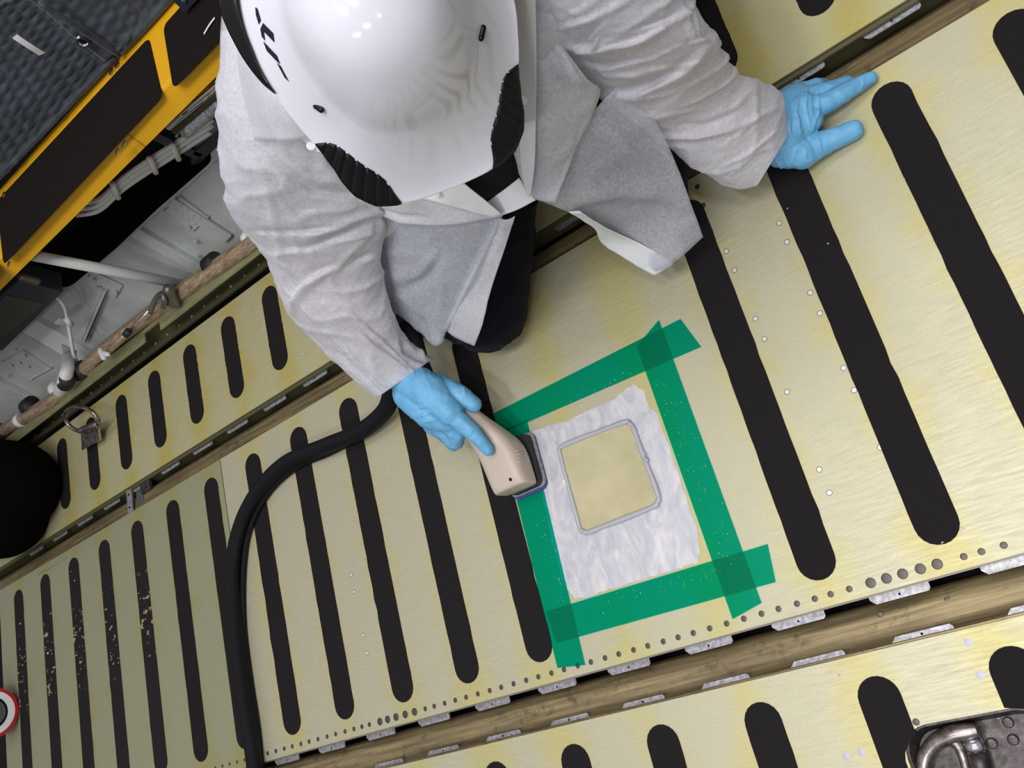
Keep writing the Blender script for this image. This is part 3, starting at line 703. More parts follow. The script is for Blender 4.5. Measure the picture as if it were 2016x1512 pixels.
for pd in (pad1, pad2, pad0): prism('grip_pad', rpoly(pd, 0.016), ZW, ZW + 0.0012, M_PAD, wk)
px3 = P(620, -160, ZW).x
prism('grip_pad', rrect(px3, 0.85, Yb + .012, Yf - .012, .016), ZW, ZW + .0012, M_PAD, wk)
wb = disc('walkway_bolt', 0.0065, 0.0015, M_STEEL, 14)
for px, py in ((231, 128), (219, 142), (245, 283), (231, 299), (18, 520), (8, 383)): place('bolt', wb, P(px, py, ZW + .001), wk)
for x in (-0.95, -0.35): boxobj('support_bracket', x - .012, x + .012, .50, .64, ZW - .06, ZW - .005, M_GREY, wk)
bq = PY(290, 300, .50)
boxobj('support_bracket', bq.x - .006, bq.x + .014, .485, .56, ZW - .045, ZW - .005, M_GUN, wk)

# ---- quilted blankets
def quilt(name, c00, c10, c11, c01, label, nu=60, nv=44, amp=0.007, cell=(14, 20)):
    """corners: lower left, lower right, upper right, upper left"""
    vs_, fs = [], []; nn = (c10 - c00).cross(c01 - c00).normalized()
    if nn.dot(CAM - c00) < 0: nn = -nn
    for i in range(nv + 1):
        for j in range(nu + 1):
            u, v = j / nu, i / nv
            p = (c00 * (1 - u) + c10 * u) * (1 - v) + (c01 * (1 - u) + c11 * u) * v
            q = (u * cell[0] + 0.25 * noise.noise(p * 9), v * cell[1] + 0.45 * noise.noise(p * 12 + Vector((5, 0, 0))) + 0.5 * (int(u * cell[0]) % 2))
            h = abs(math.sin(math.pi * q[0])) ** 0.6 * abs(math.sin(math.pi * q[1])) ** 0.6
            e = min(u, 1 - u, v, 1 - v)
            vs_.append(p + nn * (amp * h + 0.006 * noise.noise(p * 14) + (0.004 if e < 0.03 else 0)))
    W_ = nu + 1
    fs = [(i * W_ + j, i * W_ + j + 1, (i + 1) * W_ + j + 1, (i + 1) * W_ + j) for i in range(nv) for j in range(nu)]
    o = mesh(name, vs_, fs, M_QUILT, None, True)
    md = o.modifiers.new('t', 'SOLIDIFY'); md.thickness = 0.008; md.offset = -1
    tag(o, label, 'blanket', 'quilted insulation blankets'); return o, nn
YQ = 0.625
q1, nq = quilt('insulation_blanket', PY(-262, 622, YQ), PY(228, 112, YQ), PY(50, -30, YQ + .03), PY(-420, 260, YQ + .03), 'dark quilted blanket with a steel grommet hanging beside the yellow walkway', 100, 70, .007, (26, 13))
q2, _ = quilt('insulation_blanket', PY(208, 120, YQ - .004), PY(362, -32, YQ - .004), PY(300, -190, YQ + .03), PY(40, -20, YQ + .026), 'dark quilted blanket overlapping the grommet one at the top edge', 44, 36, 0.006, (8, 8))
hem = tube('hem', [PY(-75, 424, YQ - .003), PY(70, 274, YQ - .003), PY(226, 112, YQ - .003)], 0.006, M_QUILT, q1, 6, 8)
tube('hem', [PY(236, 100, YQ - .008), PY(290, 46, YQ - .008), PY(358, -30, YQ - .008)], 0.007, M_QUILT, q2, 6, 8)
tube('seam', [PY(78, 6, YQ - .006), PY(150, 52, YQ - .012), PY(236, 108, YQ - .012)], 0.006, M_QUILT, q2, 6, 8)
me = bpy.data.meshes.new('grommet'); bm = bmesh.new()
vr = []
for i in range(20):
    a = 2 * math.pi * i / 20
    vr.append([bm.verts.new((rr * math.cos(a), rr * math.sin(a), z)) for rr, z in ((.0125, 0), (.011, .003), (.008, .003), (.006, 0))])
for i in range(20):
    a, b = vr[i], vr[(i + 1) % 20]
    for k in range(3): bm.faces.new((a[k], b[k], b[k + 1], a[k + 1]))
bm.to_mesh(me); bm.free(); me.materials.append(M_CHROME)
place('grommet', me, PY(163, 82, YQ - .010), q1, nq)
place('grommet_hole', disc('grommet_hole', .0065, .0006, M_DARK), PY(163, 82, YQ - .0095), q1, nq)
def ribbon(name, pts, w_, m, label, cat, nn):
    vs_ = []; q = [Vector(v) for v in spline([tuple(p) for p in pts], 5)]
    for i, p in enumerate(q):
        d = (q[min(i + 1, len(q) - 1)] - q[max(i - 1, 0)]).normalized(); s = d.cross(nn).normalized() * w_ / 2
        vs_ += [p + s, p - s]
    o = mesh(name, vs_, [(2 * i, 2 * i + 1, 2 * i + 3, 2 * i + 2) for i in range(len(q) - 1)], m)
    o.modifiers.new('t', 'SOLIDIFY').thickness = 0.0008
    return tag(o, label, cat)
ribbon('paper_strip', [PY(29, 71, YQ - .012), PY(42, 80, YQ - .014), PY(62, 93, YQ - .015), PY(83, 106, YQ - .012)], 0.0125, M_PAPER, 'small white paper strip stuck on the dark quilted blanket', 'paper strip', nq)
ribbon('thread_scrap', [P(423, 35, ZW + .003), P(412, 50, ZW + .004), P(402, 67, ZW + .003)], 0.0035, M_PAPER, 'thin white scrap lying on the upper black grip pad', 'scrap', Vector((0, 0, 1)))
sq = empty('slate_bracket', PY(362, 8, .56), 'flat slate grey bracket hanging over the walkway at the top edge', 'bracket')
slab('plate', [PY(325, -14, .56), PY(364, 25, .56), PY(412, -25, .56), PY(370, -60, .56)], .012, M_SLATE, sq)
place('bolt', disc('slate_bolt', .004, .002, M_GUN), PY(362, 2, .558), sq, nq)

# ---- fittings in the far rail
rg = empty('lashing_ring', P(170, 850, 0.02), 'tarnished lashing ring hinged on a plate by the sill rail', 'ring')
ctr = P(160, 826, .055); ax1 = (P(193, 836, .045) - ctr); ax2 = (P(166, 803, .075) - ctr)
tube('ring', [ctr + ax1 * math.cos(a) + ax2 * math.sin(a) for a in [2 * math.pi * k / 16 for k in range(17)]], 0.0055, M_STEEL, rg, 3, 10)
slab('plate', [P(159, 852, .035), P(192, 840, .035), P(196, 868, .02), P(161, 887, .02)], 0.006, M_STEEL, rg)
blob('hinge', [(P(160, 848, .038), .010, P(190, 836, .038), .010)], 0.004, M_STEEL, rg)
lt = empty('rail_latch', P(262, 982, -.01), 'small bare metal latch bracket sitting in the far rail channel', 'latch')
slab('strap', [P(248, 966, -.004), P(257, 962, -.004), P(261, 1007, -.004), P(252, 1011, -.004)], 0.004, M_TAB, lt)
for px, py in ((253, 974), (255, 999)): place('hole_plug', disc('latch_hole', .003, .0004, M_DARK), P(px, py, -.0035), lt)
c = P(274, 980, -.012); boxobj('block', c.x - .014, c.x + .014, c.y - .022, c.y + .022, -.03, -.012, M_GUN, lt, .003)
c = P(284, 958, -.008); boxobj('catch', c.x - .02, c.x + .02, c.y - .012, c.y + .012, -.02, -.008, M_PAN, lt, .003)

# ---- things at the left edge
o = blob('black_bag', [(P(-40, 960, .10), .14, P(20, 960, .10), .125), (P(-60, 1010, .09), .14, P(5, 1015, .09), .115)], 0.012, M_BLACKC, None, 8); tag(o, 'rounded black bag cut off by the left edge on the outboard panel', 'bag')
tcen = P(-16, 1405, .066)
tin = empty('tin', (tcen.x, tcen.y, 0), 'round tin with red rim and white band at the left edge', 'tin')
tw = (CAM - tcen); tw.z *= 0.25; tw.normalize(); tu = Vector((0, 0, 1)).cross(tw).normalized(); tv = tw.cross(tu)
def ringdisc(name, r0, r1, z, h, m):
    bm = bmesh.new(); vv = []
    for i in range(36):
        a = 2 * math.pi * i / 36; d = tu * math.cos(a) + tv * math.sin(a)
        vv.append([bm.verts.new(tcen + d * rr + tw * zz) for rr, zz in ((r1, z - h), (r1, z), (r0, z), (r0, z - h))])
    for i in range(36):
        a, b = vv[i], vv[(i + 1) % 36]
        for k in range(4): bm.faces.new((a[k], b[k], b[(k + 1) % 4], a[(k + 1) % 4]))
    from_bm(name, bm, m, tin)
ringdisc('red_rim', .0555, .064, 0, .02, M_RED); ringdisc('white_band', .041, .0555, -.001, .015, M_PAPER); ringdisc('lid', .001, .034, -.004, .02, M_GUN); ringdisc('recess', .001, .055, -.010, .02, M_DARK); ringdisc('can_body', .03, .061, -.015, .09, M_GUN)

# ================================================================== REPAIR
sand_px = [(1250, 757), (1268, 770), (1276, 800), (1296, 815), (1305, 850), (1318, 880), (1332, 920), (1345, 965), (1362, 1010), (1373, 1045), (1377, 1085), (1374, 1108), (1330, 1120), (1290, 1133), (1240, 1148), (1190, 1163), (1150, 1176), (1132, 1178), (1118, 1160), (1106, 1138), (1098, 1105), (1085, 1062), (1075, 1010), (1064, 960), (1052, 905), (1042, 862), (1050, 848), (1085, 838), (1120, 828), (1165, 805), (1210, 785), (1235, 765)]
sp_ = [P(*q) for q in sand_px]
rag = []
for i in range(len(sp_)):
    a, b = sp_[i], sp_[(i + 1) % len(sp_)]
    for k in range(4):
        p = a.lerp(b, k / 4); rag.append((p.x + random.gauss(0, .0007), p.y + random.gauss(0, .0007)))
o = prism('sanded_area', rag, 0.0, 0.0004, M_SAND, pm); tag(o, 'bare silvery sanded area inside the green tape')
rep = empty('repair_patch', F(1.33, -2.23), 'tan square repair plate sealed with a grey bead inside the sanded area', 'repair patch')
pl_px = [(1102, 888), (1113, 876), (1225, 833), (1240, 834), (1250, 848), (1265, 890), (1296, 972), (1295, 988), (1282, 1000), (1185, 1038), (1158, 1048), (1147, 1044), (1140, 1030)]
pc = [P(*q, .001) for q in pl_px]
prism('plate', [(p.x, p.y) for p in pc], 0.0003, 0.0022, M_PLATE, rep)
bead = [Vector(v) for v in spline([tuple(p) for p in pc + [pc[0]]], 4)]
tube('sealant_bead', [p + Vector((0, 0, .0012)) for p in bead], [0.0040 + 0.0006 * math.sin(i * 1.7) for i in range(len(bead))], M_BEAD, rep, 1, 8, False)
blob('loose_bead_curl', [(P(1268, 900, .003), .0028, P(1275, 906, .006), .0022), (P(1275, 906, .006), .0022, P(1266, 912, .004), .002), (P(1262, 886, .003), .002, P(1272, 894, .004), .0012)], 0.0007, M_BEAD, rep)
blob('loose_bead_crumb', [(P(1111, 946, .002), .003, P(1117, 955, .002), .0028)], 0.0008, M_PAPER, rep)

def tape(pts, z, label):
    v = [P(*q) for q in pts]; K_ = len(v); N = 14
    # long strip: pts given as left edge then right edge, same count
    h = K_ // 2; L_, R_ = v[:h], v[h:][::-1]
    vs_, fs = [], []; M_ = 6
    A = [Vector(q) for q in spline([tuple(p) for p in L_], N)] if h > 2 else [L_[0].lerp(L_[1], k / 28) for k in range(29)]
    B = [Vector(q) for q in spline([tuple(p) for p in R_], N)] if h > 2 else [R_[0].lerp(R_[1], k / 28) for k in range(29)]
    for a, b in zip(A, B):
        for k in range(M_ + 1):
            p = a.lerp(b, k / M_); p.z = z + 0.0003 * noise.noise(p * 60); vs_.append(p)
    W_ = M_ + 1
    fs = [(i * W_ + j, i * W_ + j + 1, (i + 1) * W_ + j + 1, (i + 1) * W_ + j) for i in range(len(A) - 1) for j in range(M_)]
    o = mesh('masking_tape', vs_, fs, M_TAPE, None, True)
    return tag(o, label, 'tape', 'green masking tape strips')
tape([(962, 819), (1340, 628), (1381, 683), (985, 855)], 0.0008, 'green tape strip along the top of the sanded area, under the knee')
tape([(1010, 975), (1098, 1315), (1153, 1310), (1030, 880)][:0] or [(985, 850), (1098, 1315), (1153, 1309), (1038, 826)], 0.0010, 'green tape strip down the left side, partly under the sander')
tape([(1297, 630), (1500, 1187), (1443, 1219), (1253, 683)][0:0] or [(1254, 682), (1443, 1219), (1500, 1187), (1298, 630)], 0.0014, 'green tape strip down the right side of the sanded area')
tape([(1075, 1204), (1512, 1071), (1528, 1146), (1096, 1266)], 0.0018, 'green tape strip along the bottom of the sanded area, near the rivets')

rc = random.Random(5); bm = bmesh.new()
def crumb(p, r):
    vv = [bm.verts.new(p + Vector((r * rc.uniform(.5, 1.2) * math.cos(a), r * rc.uniform(.4, 1.0) * math.sin(a), 0))) for a in (0, 1.9, 4.0)]
    tp = bm.verts.new(p + Vector((0, 0, r * .6)))
    for k in range(3): bm.faces.new((vv[k], vv[(k + 1) % 3], tp))
for (ax_, ay_), (bx_, by_), sd_, n_c in (((1302, 740), (1440, 1120), 12, 90), ((1330, 760), (1420, 1000), 26, 30), ((1110, 800), (1255, 730), 12, 40), ((1060, 1010), (1120, 1200), 14, 45), ((1150, 1200), (1420, 1125), 14, 50), ((1290, 830), (1300, 1000), 6, 25), ((1255, 850), (1292, 985), 7, 40), ((1120, 900), (1150, 1030), 6, 20)):
    for k in range(n_c):
        t_ = rc.random(); p = P(ax_ + (bx_ - ax_) * t_ + rc.gauss(0, sd_), ay_ + (by_ - ay_) * t_ + rc.gauss(0, sd_ * .6), .0028)
        crumb(p, rc.choice((.0004, .0005, .0006, .0008, .0012)))
o = from_bm('sanding_crumbs', bm, M_PAPER); tag(o, 'tiny pale sanding crumbs scattered over the green tape and plate', 'dust', None, 'stuff')

bm = bmesh.new()
for px, py, r in ((222, 835, .004), (268, 863, .003), (1778, 354, .003), (1550, 410, .0018), (1630, 480, .0018), (1855, 1068, .003), (1893, 1042, .0035), (147, 1143, .003), (140, 1125, .002), (92, 1250, .004), (95, 1285, .006), (150, 1250, .004), (40, 1228, .004), (45, 1310, .004), (100, 1208, .003), (1966, 1415, .0015), (1652, 1330, .003)):
    crumb(P(px, py, .0014), r)
o = from_bm('paint_flakes', bm, M_PAPER); tag(o, 'small pale flakes and chips lying about on the floor panels', 'flakes', None, 'stuff')

# ---- sander
sd = empty('sander', (0.055, -0.26, 0), 'beige hand sander held in the right blue glove on the tape corner', 'sander')
hx0, hx1, hy0, hy1 = 0.028, 0.094, -0.316, -0.226
prism('abrasive_sheet', rrect(hx0 - .002, hx1 + .002, hy0 - .005, hy1 + .001, .012), 0.0022, 0.0045, M_BLUE, sd)
prism('backing_plate', rrect(hx0 - .001, hx1 + .002, hy0 - .001, hy1 + .001, .010), 0.0045, 0.009, M_TAB, sd)
prism('dust_skirt', rrect(hx0 + .001, hx1 - .001, hy0 + .001, hy1 - .001, .012), 0.009, 0.021, M_RUBBER, sd)
def body_sections():
    # centre x, y, half width, z low, z high, corner roundness
    return [(.061, -.314, .029, .024, .056, .3), (.061, -.311, .033, .020, .064, .25), (.060, -.290, .034, .019, .070, .25), (.058, -.262, .035, .019, .074, .3), (.053, -.240, .034, .020, .078, .4), (.045, -.216, .030, .036, .087, .5), (.034, -.190, .0255, .056, .097, .7), (.022, -.160, .022, .072, .107, .9), (.013, -.132, .020, .080, .112, 1), (.007, -.116, .017, .084, .112, 1), (.004, -.110, .010, .090, .108, 1)]
secs = spline(body_sections(), 4); bm = bmesh.new(); rings = []; SEG = 24
for cx_, cy_, hw, z0, z1, rd in secs:
    ring = []
    for k in range(SEG):
        a = 2 * math.pi * k / SEG; e = 0.35 + 0.65 * min(max(rd, 0), 1)
        ca, sa = math.cos(a), math.sin(a)
        ring.append(bm.verts.new((cx_ + hw * math.copysign(abs(ca) ** e, ca), cy_, (z0 + z1) / 2 + (z1 - z0) / 2 * math.copysign(abs(sa) ** e, sa))))
    rings.append(ring)
for a, b in zip(rings, rings[1:]):
    for k in range(SEG): bm.faces.new((a[k], a[(k + 1) % SEG], b[(k + 1) % SEG], b[k]))
bm.faces.new(rings[0]); bm.faces.new(rings[-1])
sbody = from_bm('housing', bm, M_SANDER, sd, True)
dgv = sbody.data
bv = BVHTree.FromPolygons([v.co[:] for v in dgv.vertices], [p.vertices[:] for p in dgv.polygons])
def on(bvh, px, py, off=0.0006):
    h, n_, _, _ = bvh.ray_cast(CAM, ray(px, py).normalized())
    return (h + (n_ if n_.dot(CAM - h) > 0 else -n_) * off, n_) if h is not None else (None, None)
h, n_ = on(bv, 1005, 944, .0002)
if h is not None: place('screw_hole', disc('sander_hole', .0028, .0004, M_DARK), h, sd, n_)
for k in range(4):
    a = (0.0935, -0.262 - .006 * k, .044); b = (0.0935, -0.262 - .006 * k, .062)
    tube('vent_slot', [a, b], 0.0011, M_SANDER, sd, 2, 6)
hose = tube('hose', [P(852, 782, .096), P(826, 715, .122), P(813, 668, .138), P(803, 651, .140), P(788, 664, .130), P(776, 700, .10), P(768, 745, .07), P(768, 785, .045), P(750, 818, .030), P(705, 852, .022), P(640, 878, .019), P(563, 912, .018), P(508, 968, .018), P(474, 1035, .018), P(459, 1115, .018), P(464, 1230, .018), P(478, 1350, .018), P(494, 1450, .018), P(508, 1560, .018)], 0.0160, M_HOSE, None, 8, 14)
tag(hose, 'thick black braided hose curving over the strips to the bottom edge', 'hose')
cbl = tube('power_cord', [P(700, 866, .008), P(645, 894, .006), P(585, 920, .006), P(530, 970, .006), P(493, 1040, .006), P(480, 1120, .006), P(480, 1230, .006), P(493, 1340, .006), P(508, 1440, .006), P(518, 1560, .006)], 0.0058, M_HOSE, None, 8, 8)
tag(cbl, 'thin black cord lying along the right side of the braided hose', 'cord')

# ================================================================== PERSON
man = empty('person', (0.30, 0.05, 0), 'person kneeling in white coat, white hard hat and blue gloves, working the sander', 'person')

# helmet frame
HC = P(752, 30, 0.665)
hu = (CAM - HC).normalized()
t0 = (RX * 0.36 + RY * 0.93)
hf = (t0 - hu * t0.dot(hu)).normalized(); hr = hf.cross(hu).normalized()
if hr.dot(RX) < 0: hr = -hr
KH = (HC - CAM).length / FPX
def interp(tab, th):
    th = abs(((th + 180) % 360) - 180)
    for (a, ra), (b, rb) in zip(tab, tab[1:]):
        if th <= b: return ra + (rb - ra) * (th - a) / (b - a)
    return tab[-1][1]
R_WHITE = [(0, 331), (8, 334), (14, 338), (16.5, 339), (18.5, 322), (21, 298), (25, 282), (31, 269), (37, 256), (43, 247), (47, 249), (51.5, 262), (57, 255), (63.6, 248), (76, 241), (96, 241), (116, 250), (150, 262), (180, 268)]
R_VOUT = [(16, 339), (18, 342), (25, 344), (32, 330), (37, 310), (41, 291), (47, 272), (51.5, 262)]
R_TRIM = [(76, 241), (82, 249), (90, 257), (100, 267), (113, 283), (150, 296), (180, 300)]
R_CR = [(0, 203), (28, 203), (46, 184), (74, 168), (92, 170), (130, 186), (180, 200)]
def hpt(th, r, h):                                    # angle from the front, radius in px at the brim plane, height
    a = math.radians(th)
    k = KH * (1 - h / (HC - CAM).length)
    return HC + hf * (r * k * math.cos(a)) + hr * (r * k * math.sin(a)) + hu * h
R_OUT = [(0, 331), (16, 341), (32, 332), (42, 295), (51, 264), (63, 248), (78, 241), (96, 241), (116, 250), (150, 262), (180, 268)]
def ease(x): x = min(max(x, 0), 1); return x * x * (3 - 2 * x)
def smooth_tab(tab, th):
    return sum(interp(tab, th + d) * w_ for d, w_ in ((-8, .12), (-5, .16), (-2.5, .18), (0, .08), (2.5, .18), (5, .16), (8, .12)))
def shell_h(th, r):                                   # height of the shell above the brim plane
    a, b = smooth_tab(R_CR, th), smooth_tab(R_OUT, th)
    c_ = max(math.cos(math.radians(th)), 0)
    edge = -0.006 - 0.024 * c_ ** 2
    hc = 0.026 - 0.004 * c_
    if r <= a: return hc + 0.070 * (1 - (r / a) ** 2.3)
    f_ = (r - a) / (b - a)
    return hc + (edge - hc) * (1 - (1 - min(f_, 1.15)) ** 1.5 if f_ < 1 else 1 + 0.4 * (f_ - 1))
bm = bmesh.new(); NT_ = 180; rings = []
apex = bm.verts.new(HC + hu * 0.0942)
def ring_at(fn): rings.append([bm.verts.new(fn(360 * k / NT_)) for k in range(NT_)])
for i in range(1, 19):
    def fn(th, q=i / 18):
        a = smooth_tab(R_CR, th); k = ease((q - 0.45) / 0.55)
        hc = 0.026 - 0.004 * max(math.cos(math.radians(th)), 0)
        return hpt(th, (184 * (1 - k) + a * k) * q, hc * k + 0.026 * (1 - k) + 0.068 * (1 - 0.5 * q ** 2 - 0.5 * q ** 4))
    ring_at(fn)
for f_ in (0.06, 0.14, 0.24, 0.36, 0.48, 0.6, 0.72, 0.82, 0.91, 0.97, 1.0):
    def fn(th, f_=f_):
        a, b = smooth_tab(R_CR, th), smooth_tab(R_OUT, th); wr_ = interp(R_WHITE, th)
        r = min(a + (b - a) * f_, wr_ - (1 - f_) * 1.5) if f_ < 1 else wr_
        return hpt(th, r, shell_h(th, r))
    ring_at(fn)
for d_, dh in ((0.5, -0.004), (-14, -0.005), (-50, -0.006)):
    ring_at(lambda th, d_=d_, dh=dh: hpt(th, max(interp(R_WHITE, th) + d_, 150), shell_h(th, max(interp(R_WHITE, th) + d_, 150)) + dh))
for k in range(NT_): bm.faces.new((apex, rings[0][(k + 1) % NT_], rings[0][k]))
for a, b in zip(rings, rings[1:]):
    for k in range(NT_): bm.faces.new((a[k], a[(k + 1) % NT_], b[(k + 1) % NT_], b[k]))
helm = from_bm('hard_hat', bm, M_HELM, man, True)
hbv = BVHTree.FromPolygons([v.co[:] for v in helm.data.vertices], [p.vertices[:] for p in helm.data.polygons])
def band_piece(name, tab_in, tab_out, t0_, t1_, m, sgn, n=40, ribs=0, z_in=0.0, z_out=0.0):
    bm = bmesh.new(); rows = []
    for i in range(n + 1):
        th = t0_ + (t1_ - t0_) * i / n; a, b = interp(tab_in, th) - 2, interp(tab_out, th)
        row = []
        for j in range(7):
            f_ = j / 6; r = a + (b - a) * f_
            hgt = shell_h(th, r) + 0.0012 + (z_in + (z_out - z_in) * f_) + 0.002 * math.sin(math.pi * f_)
            if ribs and (i % (n // ribs)) == 0: hgt -= 0.003
            row.append(bm.verts.new(hpt(sgn * th, r, hgt)))
        for j in range(2):
            row.append(bm.verts.new(hpt(sgn * th, b - 2 if j == 0 else a, shell_h(th, b) + z_out - 0.010)))
        rows.append(row)
    for a, b in zip(rows, rows[1:]):
        L_ = len(a)
        for j in range(L_):
            try: bm.faces.new((a[j], a[(j + 1) % L_], b[(j + 1) % L_], b[j]))
            except ValueError: pass
    bmesh.ops.remove_doubles(bm, verts=bm.verts, dist=0.00005)
    o = from_bm(name, bm, m, helm, True)
    return o
for s_ in (-1, 1):
    band_piece('vent_grille', R_WHITE, R_VOUT, 16.6, 51.3, M_BLACKP, s_, 48, 8)
    band_piece('rim_trim', R_WHITE, R_TRIM, 76.5, 180, M_BLACKG, s_, 60, 0, 0.001, -0.004)
for px, py in ((628, 212), (948, 65)):
    h, n_ = on(hbv, px, py)
    if h is not None:
        tdir = (hr if px < 700 else hf)
        tdir = (P(643, 222, .6) - P(613, 202, .6)).normalized() if px < 700 else (P(945, 80, .6) - P(951, 50, .6)).normalized()
        blob('clip', [(h - tdir * .0045, .0028, h + tdir * .0045, .0028)], 0.0009, M_BLACKG, helm, 2)
def decal(name, bvh, polys, m, parent, sub=2):
    bm = bmesh.new()
    for pg in polys:
        vv = [on(bvh, *q, .0007)[0] for q in pg]
        if any(v is None for v in vv): continue
        f = bm.faces.new([bm.verts.new(v) for v in vv])
    if not bm.faces: bm.free(); return None
    bmesh.ops.triangulate(bm, faces=bm.faces)
    return from_bm(name, bm, m, parent)
g = lambda L_: [(460 + x / 7.561, y / 7.561) for x, y in L_]
decal('lettering', hbv, [g([(330, 105), (350, 118), (362, 130), (412, 300), (382, 365), (338, 215)])], M_INK, helm)
decal('lettering', hbv, [g([(445, 340), (595, 490), (615, 630), (455, 465), (475, 605), (425, 545), (405, 430)])], M_INK, helm)
decal('lettering', hbv, [g([(445, 610), (650, 825), (700, 955), (640, 900), (500, 755)])], M_INK, helm)
decal('lettering', hbv, [g([(645, 925), (710, 985), (830, 1215), (765, 1150)])], M_INK, helm)
# star emblem on the left grille
st_c = (648, 284)
vent_o = [o for o in helm.children if o.name.startswith('vent_grille')][0]
vb = BVHTree.FromPolygons([v.co[:] for v in vent_o.data.vertices], [p.vertices[:] for p in vent_o.data.polygons])
star = []
for k in range(10):
    a = math.radians(-90 + 36 * k + 20); rr = 13 if k % 2 == 0 else 5.5
    star.append((st_c[0] + rr * math.cos(a), st_c[1] + rr * math.sin(a) * .9))
decal('star_emblem', vb, [[st_c, star[k], star[(k + 1) % 10]] for k in range(10)], M_BLACKG, helm)

# body: one continuous surface
HD = HC - hu * 0.055
SHR, SHL = P(575, 190, .50), P(1190, -110, .46)
ELR, ELL = P(655, 560, .30), P(1330, 190, .235)
WRR, WRL = P(795, 735, .125), P(1500, 280, .062)
NK = Vector((0.42, 0.03, 0.52))
HIP = Vector((0.43, 0.29, 0.24))
HIR, HIL = Vector((0.34, 0.27, 0.22)), Vector((0.52, 0.25, 0.22))
KNR, KNL = P(955, 612, .072), Vector((0.43, -0.015, 0.08))
ANR, ANL = P(640, 545, .065), Vector((0.52, 0.30, 0.055))
TOR, TOL = P(577, 532, .055), Vector((0.53, 0.335, 0.05))
caps = [(NK, .055, HD - hf * .03 - hu * .02, .055), (HD + hu * .015, .082, HD - hu * .01 + hf * .02, .078), (HD + hf * .05 - hu * .035, .05, HD + hf * .03 - hu * .07, .036),
        (HD + hf * .095 - hu * .012, .010, HD + hf * .105 - hu * .034, .013), (HD + hf * .085 - hu * .055, .012, HD + hf * .082 - hu * .062, .012),
        (HD + hr * .075 - hu * .02, .014, HD + hr * .075 - hu * .045, .010), (HD - hr * .075 - hu * .02, .014, HD - hr * .075 - hu * .045, .010),
        (NK, .055, SHR, .045), (NK, .055, SHL, .045), (NK, .07, HIP, .10), (HIR, .08, HIL, .08),
        (SHR, .052, ELR, .040), (ELR, .040, WRR, .026), (SHL, .052, ELL, .040), (ELL, .040, WRL, .026),
        (HIR, .075, KNR, .05), (KNR, .05, ANR, .035), (HIL, .075, KNL, .05), (KNL, .05, ANL, .035), (ANR, .035, TOR, .028), (ANL, .03, TOL, .026)]
body = blob('body', caps, 0.010, M_SKIN, man, 5)
for s_ in (-1, 1): blob('eye', [(HD + hf * .083 + hr * (s_ * .031) - hu * .012, .0115, HD + hf * .084 + hr * (s_ * .031) - hu * .012, .0115)], .002, M_EYE, man, 2)
CH = P(950, 330, .36) + Vector((0.0, 0.05, 0.0))
shirt = blob('shirt', [(NK, .07, CH, .07), (NK, .06, SHR, .058), (NK, .06, SHL, .056), (NK, .08, HIP, .118), (CH, .08, HIP, .11), (SHR, .062, SHR.lerp(ELR, .55), .056), (SHL, .054, SHL.lerp(ELL, .30), .050), (NK, .06, HD - hf * .04 - hu * .055, .064)], 0.008, M_SHIRT, man, 5)
sbv = BVHTree.FromPolygons([v.co[:] for v in shirt.data.vertices], [p.vertices[:] for p in shirt.data.polygons])
trousers = blob('trousers', [(HIR, .10, HIL, .10), (HIP, .12, HIP + Vector((0, -.02, -.03)), .12), (HIR, .092, KNR, .066), (Vector((.21, .11, .14)), .075, P(790, 535, .075), .055), (Vector((.30, .20, .20)), .09, Vector((.12, .09, .12)), .07), (KNR, .066, KNR + Vector((0, 0, -.008)), .062), (KNR, .062, ANR, .046), (HIL, .092, KNL, .062), (KNL, .062, ANL, .048)], 0.0055, M_NAVY, man, 8,
    lambda me: me.vertices.foreach_set('co', np.array([tuple(v.co + v.normal * rumple(v.co, .004, 22, seed=4)) for v in me.vertices]).ravel()))
shoe = blob('shoe', [(ANR, .042, TOR, .040), (TOR, .040, TOR + (TOR - ANR).normalized() * .01 + Vector((0, 0, .004)), .036)], 0.006, M_SHOE, man)
shb = BVHTree.FromPolygons([v.co[:] for v in shoe.data.vertices], [p.vertices[:] for p in shoe.data.polygons])
g = lambda L_: [(520 + x / 18.9, 520 + y / 18.9) for x, y in L_]
decal('lettering', shb, [g([(625, 680), (660, 675), (715, 735), (690, 750), (660, 725), (680, 770), (760, 775), (850, 860), (830, 900), (790, 890), (730, 830), (670, 820), (620, 740)])], M_WHITE, shoe)
decal('lettering', shb, [g([(590, 730), (605, 735), (740, 915), (780, 920), (790, 945), (740, 970), (700, 935)])], M_WHITE, shoe)
blob('shoe', [(ANL, .04, TOL, .036)], 0.006, M_SHOE, man)
# label on the shirt
lb = []
for q in ((960, 285), (985, 305), (975, 322), (950, 302)): lb.append(q)
decal('chest_tab', sbv, [lb], M_RUBBER, shirt)

# ---- coat
CL, CLW = M_CLOTH, M_CLOTH2
